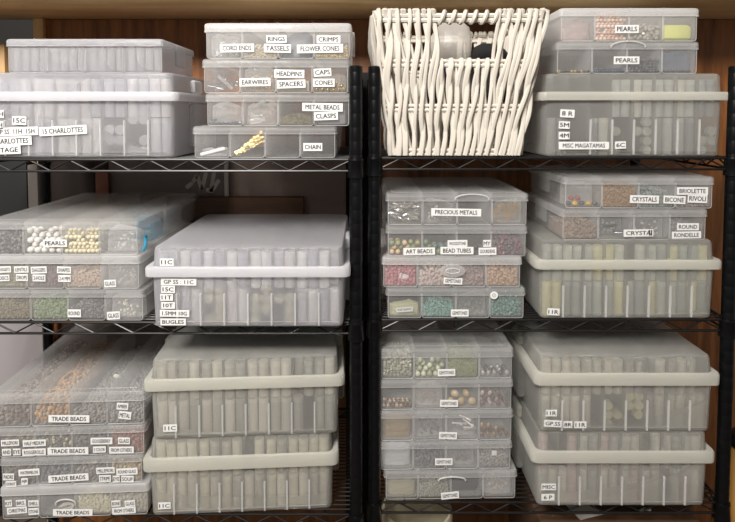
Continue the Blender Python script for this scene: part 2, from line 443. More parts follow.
# ---------------------------------------------------------------- deep frosted case
def deepcase(label, x0, x1, yt, yb1, yb2, yb, Y0, rot=0, zb=None, warm=False, d=.33, stickers=(), jars=(), tones=None, where='', backrows=False, omit=()):
    if backrows: d = .36
    X, w, z0, z1 = place(x0, x1, yt, yb, Y0, zb)
    zt = P((x0+x1)/2, yt, Y0).z; h = zt-z0-.0004
    k = h/(zt-P((x0+x1)/2, yb, Y0).z)
    za = (P((x0+x1)/2, yb2, Y0).z-P((x0+x1)/2, yb, Y0).z)*k; zc = (P((x0+x1)/2, yb1, Y0).z-P((x0+x1)/2, yb, Y0).z)*k
    fm, bd = (FROSTW, BANDW) if warm else (FROST, BAND)
    Y0 -= .0055
    e = empty('deep_storage_case', (X, Y0, z0), math.radians(rot)); y0 = .007
    M = Matrix.Translation((X, Y0, z0)) @ Matrix.Rotation(math.radians(rot), 4, 'Z')
    m = MB(); tub(m, 0, y0, w, d-2*y0, 0, za+.004, t=.0018, r=.012, br=.006, taper=.004)
    m.box(-w/2+.012, w/2-.012, y0-.0006, y0+.0008, .010, .0112)
    m.build('body', fm, e)
    m = MB(); cy = d/2     # lid: the wide rolled rim then the raised tray top
    bw = w+.022
    rg = [(w-.006, d-2*y0-.006, .012, zc+.001), (w-.006, d-2*y0-.006, .012, h-.004-.0018), ]
    lid = [(w-.0096, d-.0256, .011, h-.0024), (w-.006, d-.02, .012, zc-.001), (w-.004, d-.018, .012, za+.005),
           (w+.0015, d-2*y0+.003, .014, za+.0045), (w+.0015, d-2*y0+.003, .014, za), (bw-.004, d-.001, .012, za), (bw, d, .013, za+.003), (bw, d, .013, zc-.003), (bw-.005, d-.004, .012, zc),
           (w-.002, d-2*y0, .014, zc+.0006), (w-.005, d-2*y0-.004, .013, h-.006), (w-.008, d-2*y0-.007, .013, h-.0016), (w-.015, d-2*y0-.014, .012, h)]
    m.loft([rr(0, cy, a, b, c, z, 5) for a, b, c, z in lid])
    lo = m.build('lid', FROSTWL if warm else FROSTL, e)
    m = MB()
    band = [(w+.003, d-2*y0+.004, .014, za+.0002), (bw+.0006, d+.0006, .013, za+.0002), (bw+.0012, d+.0012, .013, za+.003), (bw+.0012, d+.0012, .013, zc-.003), (bw-.003, d-.002, .012, zc+.0004), (w+.001, d-2*y0+.002, .014, zc+.0008)]
    m.loft([rr(0, cy, a, b, c, z, 5) for a, b, c, z in band], closed=True)
    r_ = m.build('rim', bd, lo)
    for s in (-1, 1):
        q = MB(); a, b = s*(w/2-.002), s*(w/2+.013)
        q.box(min(a, b), max(a, b), d*.30, d*.74, h*.10, za-.001, .005)
        q.build('side_handle', fm, e)
        q = MB(); b = s*(w/2+.008)
        q.box(min(s*(w/2-.004), b), max(s*(w/2-.004), b), d*.36, d*.52, zc+.001, zc+(h-zc)*.8, .004)
        q.build('side_latch', bd, e)
    cw = (w-.006)/8
    dm = MB(); dm.box(-.0006, .0006, y0+.004, d-y0-.006, .004, za-.001)
    dm.mi = 1; dm.box(-.0015, .0015, y0-.0010, y0+.0042, .004, za*.66, .0004)
    for i in range(1, 8):
        if i in omit: continue
        if i == [q for q in range(1, 8) if q not in omit][0]: src = dm.build('divider', [DIV, RIB], e); o = src
        else: o = src.copy(); C.objects.link(o)
        o.parent = e; o.location = (-w/2+.003+cw*i, 0, 0)
    dm = MB(); dm.box(-.0008, .0008, y0+.007, d-y0-.010, zc+.001, h-.0035)
    for i in range(1, 8):
        if i == 1: src = dm.build('lid_divider', DIV, lo); o = src
        else: o = src.copy(); C.objects.link(o)
        o.parent = lo; o.location = (-w/2+.003+cw*i, 0, 0)
    for s in stickers:
        t, px, py, pw, ph = s[:5]; rt = s[5] if len(s) > 5 else 0
        p = M.inverted() @ P(px, py, Y0+math.sin(math.radians(rot))*(P(px, py, Y0).x-X)+y0)
        sticker(e, t, p.x, p.z, pw/F*(1+Y0), ph/F*(1+Y0), y0-.0018 if p.z < za else y0-.001, rt)
    tag(e, label, 'case')
    # contents: two tubes abreast in each column, in two layers; round jars in some columns
    tones = tones or [(206, 206, 208), (184, 186, 190), (214, 212, 208), (168, 170, 176), (198, 196, 194)]
    tones = [tuple(min(240, v*1.25-24+(2 if k == 0 else 0)) for k, v in enumerate(t_)) for t_ in tones]
    tones = [tuple(int(max(90, q)) for q in t_) for t_ in tones]
    rnd = random.Random(len(label)*13+int(x0))
    tr = (cw-.0045)/4; H1 = (h-.012)*.492; srcs = []
    for tn in tones:
        q = MB(); q.lathe([(tr*.8, 0), (tr*.96, .001), (tr*.96, H1-.010), (tr*.9, H1-.009)], n=12)
        q.mi = 1; q.lathe([(tr, H1-.010), (tr, H1-.001), (tr*.8, H1-.0003)], n=12)
        srcs.append(q.build('bead_tube', [col(tn, .35), col(tuple(min(255, v+14) for v in tn), .35)]))
    used = [False]*len(srcs); jar = None
    rz = math.radians(rot)
    def put(o_src, k, loc):
        if not used[k]: used[k] = True; o = o_src
        else: o = o_src.copy(); C.objects.link(o)
        o.location = M @ Vector(loc); o.rotation_euler = (0, 0, rz)
        tag(o, 'slim capped bead tube standing inside ' + where, 'tube', 'bead tubes inside ' + where)
    for ci in range(8):
        cxx = -w/2+.003+cw*(ci+.5)
        for a in (-1, 1):
            for layer in (0, 1):
                if layer == 0 and ci in jars: continue
                if (ci, layer) in omit or ci in omit or rnd.random() < .06: continue
                kk = rnd.randrange(len(srcs)); edge = (.003 if ci in (0, 7) else 0)
                sx = cxx+a*tr*1.03+(edge if ci == 0 else -edge)
                put(srcs[kk], kk, (sx, y0+.016+rnd.uniform(0, .003), .0022+layer*(H1+.001)))
        if ci in jars:
            jr = tr*.98
            for a in (-1, 1):
                for lv in range(3 if ci % 2 else 4):
                    if rnd.random() < .25: continue
                    if jar is None:
                        q = MB(); q.lathe([(jr*.9, 0), (jr, .001), (jr, .012), (jr*.85, .014)], n=14)
                        jr0 = q.build('round_bead_jar', col(jars[ci], .3)); jr0.data.transform(Matrix.Rotation(-math.pi/2, 4, 'X')); jar = True; o = jr0
                    else:
                        o = jr0.copy(); C.objects.link(o)
                    o.location = M @ Vector((cxx+a*jr*1.02, y0+.010, .0025+jr+lv*jr*2.02)); o.rotation_euler = (0, 0, rz)
                    tag(o, 'small round jar of pale beads lying inside ' + where, 'jar', 'round jars inside ' + where)
    for k_, s_ in enumerate(srcs):
        if not used[k_]: bpy.data.objects.remove(s_)
    if backrows:
        q = MB()
        mm = [col(t_, .35) for t_ in tones]+[col((206, 206, 204), .35)]
        for ci in range(8):
            cxx = -w/2+.003+cw*(ci+.5)
            for row in range(1, 11):
                for a in (-1, 1):
                    if rnd.random() < .2: continue
                    q.mi = rnd.randrange(len(tones)); zz = .0032+H1
                    xx = cxx+a*tr*1.0; yy = y0+.020+row*.0255
                    if ci == 0: xx += .004
                    if ci == 7: xx -= .004
                    q.lathe([(tr*.9, zz), (tr*.9, zz+H1-.010), (tr*.8, zz+H1-.010)], xx, yy, n=8)
                    q.mi = len(tones); q.lathe([(tr*.94, zz+H1-.010), (tr*.94, zz+H1-.002), (tr*.7, zz+H1-.0016)], xx, yy, n=8)
        o = q.build('bead_tubes', mm); o.matrix_world = M
        tag(o, 'rows of capped bead tubes filling the back of ' + where, 'tubes', None, 'stuff')
    return e, z1

# ---------------------------------------------------------------- wire shelving
DEPTH = .385
def shelving(label, xl, xr, Yf, decks, ztop, postx=None):
    e = empty('wire_shelving_unit', ((xl+xr)/2, Yf, 0)); X0 = (xl+xr)/2; hw = (xr-xl)/2
    def post(x, y):
        m = MB(); pr = []; z = .0; r = .0122
        pr = [(.010, 0), (r, .002)]
        z = .03
        while z < ztop-.012:
            pr += [(r, z-.0016), (r-.00022, z-.0005), (r-.00022, z+.0005), (r, z+.0016)]; z += .0254
        pr += [(r, ztop-.002), (r-.003, ztop)]
        m.lathe(pr, n=18); o = m.build('post', BLACK, e); o.location = (x, y, 0)
        for dz in decks:
            c = MB(); c.lathe([(.0125, dz-.036), (.0160, dz-.035), (.0142, dz-.004), (.0150, dz-.003), (.0145, dz+.0005), (.0125, dz+.001)], n=18)
            q = c.build('collar', BLACK, o)
    for x in (-hw, hw):
        for y in (0, DEPTH): post(x, y)
    for dz in decks:
        m = MB(); yy = .013
        while yy < DEPTH-.008:
            m.tube([(-hw, yy, dz-.0016), (hw, yy, dz-.0016)], .0016, 6); yy += .0125
        o = m.build('wire_deck', WIRE, e); o['kind'] = 'structure'; del o['kind']
        q = MB()
        for i in range(5):
            x = -hw+.06+i*(2*hw-.12)/4
            q.tube([(x, 0, dz-.0052), (x, DEPTH, dz-.0052)], .0021, 6)
        q.build('cross_rod', WIRE, o)
        for (a, b) in (((-hw, 0), (hw, 0)), ((-hw, DEPTH), (hw, DEPTH)), ((-hw, 0), (-hw, DEPTH)), ((hw, 0), (hw, DEPTH))):
            q = MB(); A = Vector((a[0], a[1], 0)); B = Vector((b[0], b[1], 0)); L = (B-A).length; dr = (B-A)/L
            A = A+dr*.012; B = B-dr*.012; L -= .024
            for z in (dz-.0024, dz-.0235): q.tube([A+Vector((0, 0, z)), B+Vector((0, 0, z))], .0024, 7)
            n = round(L/.0375); pts = []
            for i in range(n+1):
                c = A+dr*(L*i/n); zz = dz-.0045 if i % 2 else dz-.0215
                if 0 < i < n: pts += [c-dr*.002+Vector((0, 0, zz)), c+dr*.002+Vector((0, 0, zz))]
                else: pts.append(c+Vector((0, 0, zz)))
            q.tube(pts, .0016, 6)
            q.build('edge_truss', WIRE, o)
    tag(e, label, 'shelf')
    return e
YL, YR = .035, .065
zl1, zl2, zl3 = P(200, 158.5, YL).z, P(200, 321, YL).z, P(200, 513, YL).z
zr1, zr2, zr3 = P(550, 157, YR).z, P(550, 318.6, YR).z, P(550, 501, YR).z
topL = P(358, 65.5, YL).z; topR = P(373, 66, YR).z
shelving('black wire shelving unit on the left, its deck under the cord ends boxes', P(-75, 200, YL).x, P(356, 250, YL).x, YL-.0, [.30, zl3, zl2, zl1], topL)
shelving('black wire shelving unit on the right, its top deck under the white basket', P(374.5, 250, YR).x, P(730, 250, YR).x, YR, [.30, zr3, zr2, zr1], topR)

# ---------------------------------------------------------------- deep cases
T2 = deepcase('long frosted deep case on the top left shelf marked 15 CHARLOTTES', -22, 173, 72, 92, 101, 158.2, .048, 0, zl1,
    stickers=[('15C', 20, 120.5, 14, 8.5, -2), ('GP SS  11H  15H', 16, 131.5, 46, 8.5, 2), ('15 CHARLOTTES', 63.5, 130.5, 48, 9, 3), ('CHARLOTTES', 11, 141, 43, 9, 2), ('VINTAGE', 4, 150, 35, 8.5, 2), ('11H', -2, 125, 12, 8, 0), ('8H', 0, 114, 9, 8, 0)],
    jars={6: (214, 176, 182), 5: (205, 204, 206)}, where='the case marked 15 CHARLOTTES')
M1 = deepcase('frosted deep case standing alone on the middle left shelf marked BUGLES', 151, 344, 247.5, 267, 276.5, 328.5, Yof(328.0, zl2), 0, zl2,
    stickers=[('11C', 167, 262, 14, 7.6, 0), ('GP SS : 11C', 179, 281.6, 36, 7, -1), ('15C', 168.5, 289, 14, 7.5, -1), ('11T', 167, 297, 13, 7, 0), ('10T', 168.5, 305, 14, 7, 0), ('1.5MM 10G', 175, 313, 30, 7, -1), ('BUGLES', 173.5, 321.5, 26, 7, 0)],
    jars={4: (214, 212, 190), 5: (216, 210, 214), 2: (206, 204, 180)}, where='the case marked BUGLES', backrows=True)
B2 = deepcase('yellowed frosted deep case at the bottom of the lower left shelf marked 11C', 151, 333, 438, 455.2, 467, 514.2, Yof(514.2, zl3), 3.5, zl3, warm=True,
    stickers=[('11C', 164.7, 505, 12.5, 7, 0)], tones=[(176, 174, 160), (190, 187, 170), (160, 158, 148), (198, 196, 182)], where='the lower of two cases marked 11C')
yb2 = Yof(514.2, zl3)
B1 = deepcase('frosted deep case marked 11C lying on the yellowed case, lower left shelf', 152, 339, 359, 377, 387.3, 437.6, yb2, 3.5, B2[1], warm=True,
    stickers=[('11C', 170.5, 427.5, 14, 7.5, 0)], tones=[(178, 178, 168), (192, 190, 180), (160, 160, 154), (200, 199, 190)], where='the upper of two cases marked 11C', backrows=True)
TR = deepcase('frosted deep case on the top right shelf marked MISC MAGATAMAS', 546, 724, 73, 92, 100.3, 157, .072, 0, zr1, warm=True,
    stickers=[('8 R', 567, 113.5, 14.5, 8, -3), ('5M', 564, 125, 11, 7.5, -3), ('4M', 563.8, 135.5, 11, 7.5, 0), ('MISC MAGATAMAS', 583.5, 145.5, 50.5, 7.6, 0), ('6C', 620, 145, 11, 7.5, 2)],
    jars={3: (196, 196, 188), 4: (206, 206, 200), 7: (214, 208, 180)}, tones=[(150, 152, 152), (182, 184, 182), (196, 196, 188)], omit=(1, (2, 1), (0, 1)), where='the case marked MISC MAGATAMAS')
MR = deepcase('frosted deep case on the middle right shelf marked 11R', 541, 716, 241, 260, 268.7, 319.7, Yof(319.7, zr2), 0, zr2, warm=True,
    stickers=[('11R', 553, 311.5, 12.5, 7, -3)], tones=[(172, 178, 170), (186, 190, 180), (196, 194, 158), (154, 160, 156)], where='the case marked 11R')
BR2 = deepcase('frosted deep case at the bottom of the lower right shelf marked MISC 6 P', 537, 709, 433.3, 451, 461.5, 507.8, Yof(507.8, zr3), 0, zr3, warm=True,
    stickers=[('MISC', 548.3, 486.2, 15, 7, 0), ('6 P', 547.6, 496.5, 13.5, 7, 1)], tones=[(170, 170, 162), (186, 184, 174), (150, 150, 146), (176, 160, 158)], where='the case marked MISC 6 P')
BR1 = deepcase('frosted deep case marked GP SS 8R 11R stacked on the lower right shelf', 540, 714, 357, 373, 384, 432.6, Yof(507.8, zr3), 0, BR2[1], warm=True,
    stickers=[('11R', 551, 412.5, 11.5, 6.8, 0), ('GP.SS', 552.5, 423, 18, 7, -3), ('8R', 567.5, 424, 9, 7, 0), ('11R', 580, 424.2, 12.5, 7, 0)],
    jars={3: (206, 202, 168), 4: (196, 192, 162)}, tones=[(176, 176, 166), (190, 186, 176), (150, 148, 144)], where='the case marked GP SS 8R', backrows=True)

# ---------------------------------------------------------------- flat boxes: top left
_, c, _ = flatbox('long cloudy divided box lying on the case marked 15 CHARLOTTES', 5, 163, 38.5, 71.6, .07, 0, T2[1], clear=False, d=.2, lip=.22, frost=True)
for i, q in enumerate(c):
    sp = []
    for j in range(4):
        m = MB(); rt = (q.w/4)*.43; m.lathe([(rt*.9, 0), (rt, .001), (rt, q.h*.86), (rt*.8, q.h*.9)], n=12)
        if i == 0 and j == 0:
            src = m.build('bead_vial', col((206, 204, 206), .3))
        sp.append((q.W(-q.w/2+q.w/4*(j+.5), .010, 0), (0, 0, 0)))
    if i: s2 = src.copy(); C.objects.link(s2)
    else: s2 = src
    copies(s2, sp, 'pale bead vial standing inside the long box at the top left', 'vial', 'vials in the top left box')
# cord ends stack
Yc = .045
C4, c4, z = flatbox('clear divided box labelled CHAIN, lowest of its stack on the top left shelf', 192, 337, 126, 158.2, Yc, 0, zl1, clear=True, d=.27,
    stickers=[('CHAIN', 312.8, 147, 19, 8, 0)])
bag(c4[0], 'flat white strip in a bag in the first compartment of the CHAIN box', h=.018, seed=4, w=.05)
m = MB(); m.box(-.024, .024, .003, .005, -.003, .003, .0008); o = m.build('plastic_strip', col((235, 235, 238), .4)); q = c4[0]
o.location = q.W(-.001, .0, .010); o.rotation_euler = (0, -.25, 0); tag(o, 'narrow white plastic strip lying slanted in the CHAIN box', 'strip')
q = c4[1]
for k in range(3):
    m = MB()
    n = 18
    for i in range(n):
        t = i/(n-1); cx = -q.w*.42+q.w*.82*t; cz = .005+q.h*(.75-.12*k)*t+.0015*math.sin(i*2+k)
        pts = [(cx+.0024*math.cos(a), .004+.005*k+(.0008 if i % 2 else -.0008)*math.sin(a), cz+.0018*math.sin(a)) for a in [2*math.pi*j/8 for j in range(8)]]
        m.tube(pts, .0006, 5, True)
    o = m.build('gold_chain', col((214, 190, 120), .25, .8)); o.matrix_world = q.M @ Matrix.Translation((q.x+.001*k, q.y, q.z-.001*k))
    tag(o, ['foremost', 'middle', 'rearmost'][k]+' length of gold chain slanting across the CHAIN box', 'chain', 'gold chains in the CHAIN box')
C3, c3, z = flatbox('divided box labelled METAL BEADS and CLASPS, second from the bottom of its stack', 204.7, 351, 93, 125.6, Yc, 0, z, clear=True, d=.27,
    stickers=[('METAL BEADS', 322.5, 107.2, 40.5, 8.2, -1), ('CLASPS', 326, 116, 24, 8.2, 2)])
bead_things(c3[0], 'silver_clasp', [(150, 152, 158)], .0042, 22, 'silver grey metal clasp heaped in the METAL BEADS and CLASPS box', 'silver clasps in the metal beads box', 'clasp', (1, 1.5, .8), metal=.8, d=.03)
bag(c3[0], 'clear crumpled bag over the silver clasps in the METAL BEADS box', seed=12, h=c3[0].h*.85, d=.04)
wires(c3[1], 'silver_wire_bit', 'short silver wire in the second compartment of the METAL BEADS box', (205, 203, 198), 16, L=.018, seed=5, h=.4)
bag(c3[1], 'clear crumpled bag with silver wires in the METAL BEADS box', seed=22, h=c3[1].h*.9, d=.04)
stuff_pile(c3[2], 'tiny_metal_beads', [(150, 140, 100), (120, 112, 84), (176, 166, 130)], .0016, .30, 'shallow heap of tiny dull gold beads in the METAL BEADS box', metal=.6)
m = MB(); m.box(-.026, .026, .004, .045, .0, .028, .002); o = m.build('grey_packet', solid('grey_card', (112, 113, 116), .6)); q = c3[3]; o.matrix_world = q.M @ Matrix.Translation((q.x, q.y, q.z))
tag(o, 'grey card packet behind the METAL BEADS label', 'packet')
C2, c2, z = flatbox('divided box labelled EARWIRES, HEADPINS and CAPS, third from the bottom of its stack', 201.5, 350, 58.5, 92.6, Yc, 0, z, clear=True, d=.27,
    stickers=[('EARWIRES', 255, 82.2, 31, 8, 1), ('HEADPINS', 289.3, 73.8, 30, 8.2, -1), ('SPACERS', 291.2, 84, 28.5, 8.2, 2), ('CAPS', 322.5, 72.3, 17.5, 8, 3), ('CONES', 323.8, 82.7, 21.5, 8, 0)])
wires(c2[0], 'silver_pin', 'long silver pin in the first compartment of the EARWIRES box', (176, 178, 182), 20, L=.03, seed=3, h=.5)
m = MB(); m.tube([(-.012, .01, .03), (.014, .01, .007)], .003, 10); o = m.build('plastic_tube', BAG); q = c2[0]; o.matrix_world = q.M @ Matrix.Translation((q.x+.002, q.y, q.z)); tag(o, 'white plastic tube leaning over silver pins in the EARWIRES box', 'tube')
wires(c2[1], 'gold_earwire', 'gold ear wire in the compartment behind the EARWIRES label', (222, 196, 120), 14, L=.022, seed=6, curl=1, h=.4)
bag(c2[1], 'clear bag of gold ear wires behind the EARWIRES label', seed=31, h=c2[1].h*.9, d=.04, rgb=(225, 205, 140))
m = MB(); m.box(-.027, .027, .006, .06, .0, .022, .002); o = m.build('beige_packet', solid('beige_card', (186, 176, 156), .6)); q = c2[2]; o.matrix_world = q.M @ Matrix.Translation((q.x, q.y, q.z)); tag(o, 'beige packet behind the HEADPINS and SPACERS labels', 'packet')
bead_things(c2[3], 'gold_cone', [(178, 148, 84)], .0034, 26, 'small gold bead cone in the compartment behind the CONES label', 'gold cones behind the CONES label', 'cone', (1, 1, 1.4), metal=.8, d=.03)
bag(c2[3], 'cream packet behind the CAPS label', seed=7, h=c2[3].h*.7, rgb=(214, 200, 168), y=.03)
C1, c1, z = flatbox('divided box labelled CORD ENDS and TASSELS, topmost of its stack', 203.7, 351.5, 22.6, 58, Yc, 0, z, clear=False, d=.27,
    stickers=[('CORD ENDS', 237, 48, 34, 8.2, 1), ('RINGS', 276.5, 39, 20, 7.6, 1), ('TASSELS', 277.5, 48.3, 27, 8.5, -1), ('CRIMPS', 328.5, 39.4, 23.5, 7.8, 0), ('FLOWER CONES', 320, 48.6, 46, 8.5, 1)])
bag(c1[0], 'white crumpled bag in the first compartment of the CORD ENDS box', seed=9, film=BAG, rgb=(240, 240, 240))
stuff_pile(c1[1], 'cream_beads', [(222, 206, 170), (232, 220, 196)], .002, .35, 'shallow heap of cream findings in the CORD ENDS box')
bag(c1[2], 'dark grey bundle behind the TASSELS label', seed=8, film=col((120, 122, 128), .6), inner=False, name='tassel_bundle', cat='tassel')
stuff_pile(c1[3], 'yellow_cones', [(222, 196, 120), (206, 178, 108)], .0024, .35, 'heap of yellow cones behind the FLOWER CONES label')
bag(c1[3], 'red bag above the yellow cones in the CORD ENDS box', seed=10, film=plastic('red_film', (206, 96, 84), .4, .4), inner=False, z=.022, h=.026, w=.03)

# ---------------------------------------------------------------- pearls, top right
YT = .085
L2, c, z = flatbox('clear divided box labelled PEARLS holding dark beads, on the top right case', 556, 700, 41, 71.8, YT, 0, TR[1], clear=True, d=.28, handle=(628, 46.5, 34, 5),
    stickers=[('PEARLS', 626.6, 60.3, 25.5, 7.6, 0)])
L2c = c
bead_things(c[0], 'dark_gold_bead', [(96, 82, 50), (60, 58, 60), (170, 150, 96)], .0030, 26, '# bead low in the first compartment of the dark PEARLS box', 'dark gold beads in the dark pearls box', metal=.4, d=.025)
bead_things(c[1], 'blue_black_bead', [(52, 58, 72), (78, 84, 100)], .0030, 40, '# bead in the second compartment of the dark PEARLS box', 'blue black beads in the dark pearls box', metal=.3, d=.02)
bead_things(c[2], 'charcoal_bead', [(58, 58, 66), (92, 92, 104)], .0032, 90, '# bead heaped beside the label of the dark PEARLS box', 'charcoal beads in the dark pearls box', metal=.3, d=.02)
bead_things(c[3], 'grey_bead', [(66, 66, 72)], .0030, 9, 'dark grey bead, one of few in the last compartment of the dark PEARLS box', 'grey beads in the dark pearls box', d=.015)
bag(c[3], 'faint blue film bag in the last compartment of the dark PEARLS box', seed=41, film=plastic('blue_film', (150, 178, 206), .2, .4), inner=False)
L1, c, z = flatbox('divided box labelled PEARLS with pink and yellow beads, topmost on the right', 560, 700, 7.5, 40.6, YT, 0, z, clear=False, d=.28,
    stickers=[('PEARLS', 627, 29, 23.5, 8, 0)])
bag(c[0], 'pale pink bag in the topmost PEARLS box', seed=13, rgb=(236, 214, 208), film=plastic('pink_film', (238, 222, 218), .4, .4))
bead_things(c[1], 'pink_pearl', [(214, 178, 158), (232, 206, 190)], .0036, 84, '# pearl heaped in the topmost PEARLS box', 'pink pearls in the topmost pearls box', d=.02)
stuff_pile(c[2], 'grey_shell_pieces', [(176, 168, 156), (196, 188, 174)], .004, .55, 'grey beige shell pieces in the topmost PEARLS box', elong=1.3)
m = MB(); m.box(-.0275, .026, .003, .035, .0, .031, .005); o = m.build('yellow_bead_pack', solid('yellow_green', (206, 208, 120), .5, noise=.15, nscale=400, bump=.4)); q = c[3]; o.matrix_world = q.M @ Matrix.Translation((q.x, q.y, q.z)); tag(o, 'yellow green pack of seed beads in the topmost PEARLS box', 'pack')

# ---------------------------------------------------------------- pearls, middle left
YP = Yof(321.2, zl2)
P3, c3_, z = flatbox('divided box with green beads, lowest of the stack on the middle left shelf', -10, 144, 289.3, 321.4, YP, 0, zl2, clear=True, d=.33,
    stickers=[('ROUND', 74.3, 313.3, 13.5, 8, 0), ('GLASS', 113.5, 315.5, 13, 8, 3)])
stuff_pile(c3_[0], 'gold_tan_beads', [(172, 154, 108), (150, 132, 88), (190, 176, 136)], .0024, .7, 'gold tan seed beads left of the green beads on the middle left shelf', tr=1)
stuff_pile(c3_[1], 'green_beads', [(150, 178, 104), (176, 204, 150), (196, 220, 180)], .0024, .8, 'bright green glass beads in the lowest box of the middle left stack', tr=1)
stuff_pile(c3_[2], 'dark_beads', [(92, 88, 92), (122, 118, 120), (70, 66, 70)], .0022, .6, 'dark grey beads right of the green beads on the middle left shelf')
bag(c3_[3], 'white crumpled bag in the lowest box of the middle left stack', seed=14, rgb=(225, 220, 205))
P2, c2_, z = flatbox('divided box labelled SHAPES, middle box of the stack on the middle left shelf', -14, 140, 255.2, 289.3, YP, 0, z, clear=False, d=.33,
    stickers=[('NUGGETS', 4, 269.5, 14, 6.5, 2), ('DISCS', 4, 278, 11, 6.5, 2), ('LENTILS', 21.3, 269.5, 14.5, 6.5, 1), ('DROPS', 22, 277.5, 12, 7, -1), ('DAGGERS', 38.8, 270, 16, 7, 2), ('2-HOLE', 39, 278, 13, 7, -1), ('SHAPES', 64, 270, 14, 7, -2), ('2-4 MM', 64.5, 278.5, 12.5, 7, -1), ('GLASS', 110, 283.5, 12, 7.5, 2)])
stuff_pile(c2_[0], 'olive_beads', [(150, 144, 108), (176, 168, 136)], .0026, .55, 'olive beads behind the LENTILS and DROPS labels')
stuff_pile(c2_[1], 'maroon_beads', [(100, 66, 66), (128, 92, 90), (84, 56, 58)], .0026, .6, 'dark maroon dagger beads behind the DAGGERS label', elong=1.6)
stuff_pile(c2_[2], 'peach_beads', [(224, 200, 180), (212, 184, 160)], .0024, .6, 'peach beads behind the SHAPES label')
bag(c2_[3], 'white bag beside the GLASS label in the SHAPES box', seed=15, rgb=(206, 200, 190))
P1, c1_, z = flatbox('divided box labelled PEARLS with a blue tag, topmost on the middle left shelf', -18, 138.5, 220.5, 253.5, YP, 0, z, clear=True, d=.38,
    stickers=[('PEARLS', 55, 243.2, 24, 7.4, 0)])
stuff_pile(c1_[0], 'dark_silver_beads', [(124, 122, 124), (156, 154, 154), (96, 94, 98)], .003, .7, 'dark silver beads at the left edge behind white pearls', metal=.4)
bead_things(c1_[1], 'white_pearl', [(236, 234, 230)], .0056, 34, 'large white pearl heaped in the PEARLS box on the middle left shelf', 'white pearls on the middle left shelf', d=.026)
bead_things(c1_[2], 'cream_pearl', [(230, 220, 186)], .0040, 60, 'small cream pearl heaped right of the PEARLS label, middle left shelf', 'cream pearls on the middle left shelf', d=.021)
bag(c1_[3], 'white bag in the right compartment of the PEARLS box, middle left shelf', seed=16, rgb=(226, 224, 218), d=.06)
stuff_pile(Cell(c1_[1].M, c1_[1].x, c1_[1].y+.03, c1_[1].z, c1_[1].w, .28, c1_[1].h, ''), 'pale_beads', [(206, 200, 184), (226, 222, 210), (190, 184, 164)], .0042, .6, 'pale beads filling the back of the PEARLS box, middle left shelf', d=.27)
stuff_pile(Cell(c1_[2].M, c1_[2].x, c1_[2].y+.026, c1_[2].z, c1_[2].w, .28, c1_[2].h, ''), 'cream_beads', [(206, 200, 174), (216, 210, 190), (180, 174, 150)], .0042, .6, 'cream beads filling the back of the PEARLS box, middle left shelf', d=.27)
q = c1_[3]
bag(q, 'blue bag at the back right of the PEARLS box, middle left shelf', seed=17, film=plastic('blue_bag_film', (96, 168, 196), .5, .3), inner=False, y=.10, d=.08, w=.05)
m = MB(); m.tube([(.0, 0, 0), (.004, .001, .008), (.004, .003, .016), (-.001, .012, .020), (-.006, .03, .020)], .003, 8)
o = m.build('blue_clip', col((40, 128, 160), .35), P1); wP = P(-18, 240, YP).x; o.location = (P(140, 240, YP).x-P1.location.x+.0005, .012, .006)
o['label'] = 'bright blue clip'

# ---------------------------------------------------------------- trade beads, lower left
YQ = Yof(518, zl3)
RQ = 3
Q4, d4, z = flatbox('cloudy divided box labelled CHRISTMAS and BONE, lowest of the TRADE BEADS stack', 1.5, 147.5, 485.5, 517.5, YQ, RQ, zl3, clear=False, d=.32, sidelatch=False, handle=(66, 503, 20, 5),
    stickers=[('TRADE BEADS', 72.8, 512.5, 40, 7, -2), ('KIT', 8.5, 503.5, 7, 6.5, 0), ('BRS.', 21, 503, 10, 6.5, 2), ('SHELL', 33.5, 503.5, 10.5, 6.5, 0), ('CHRISTMAS', 17, 510.5, 20, 7, 3), ('STONE', 33.7, 511.5, 10.5, 7, 2), ('BONE', 116, 503.5, 9, 6.5, 2), ('GLASS', 130, 503.5, 10.5, 6.5, 4), ('FROM OTHERS', 124, 510.5, 24, 7, 2)])
stuff_pile(d4[0], 'grey_brown_beads', [(150, 140, 134), (122, 112, 108)], .003, .7, 'grey brown beads behind the CHRISTMAS label')
m = MB(); m.tube([(.013*math.cos(a), .006+.003*math.sin(a*2), .012+.005*math.sin(a)) for a in [2*math.pi*k/24 for k in range(24)]], .0022, 8, True); m.tube([(.010*math.cos(a), .012, .011+.004*math.sin(a)) for a in [2*math.pi*k/24 for k in range(24)]], .002, 8, True)
q = d4[1]; o = m.build('shell_ring', col((232, 228, 220), .3)); o.matrix_world = q.M @ Matrix.Translation((q.x+.012, q.y, q.z)); tag(o, 'white shell ring in the lowest TRADE BEADS box', 'ring')
stuff_pile(d4[2], 'cream_shell_beads', [(222, 214, 170), (206, 198, 150), (232, 226, 196)], .0024, .85, 'cream shell beads in the lowest TRADE BEADS box', elong=1.4)
stuff_pile(d4[3], 'bone_beads', [(206, 200, 176), (190, 182, 160)], .0032, .7, 'bone coloured beads behind the BONE label')
Q3, d3, z = flatbox('clear divided box labelled WATERMELON and SOUP, second from the bottom of its stack', 1, 142, 456.5, 486.9, YQ, RQ, z, clear=True, d=.32, sidelatch=False,
    stickers=[('TRADE BEADS', 68.5, 478, 40.5, 7.5, 2), ('PADRE', 8.5, 477, 11, 7, -2), ('DONUT', 11, 484, 10.5, 6, 0), ('WATERMELON', 29, 472.5, 21, 7, 2), ('AJR', 24.5, 481.5, 6.5, 7, 1), ('MILLEFIORI', 105.5, 470.5, 18.5, 6.5, 1), ('STRIPE', 105, 478.5, 12, 7, -1), ('EYE', 116.3, 479, 7, 7, 1), ('ROUND GLASS', 127, 471.5, 21.5, 7, 1), ('SOUP', 127.5, 479, 12.5, 7, -3)])
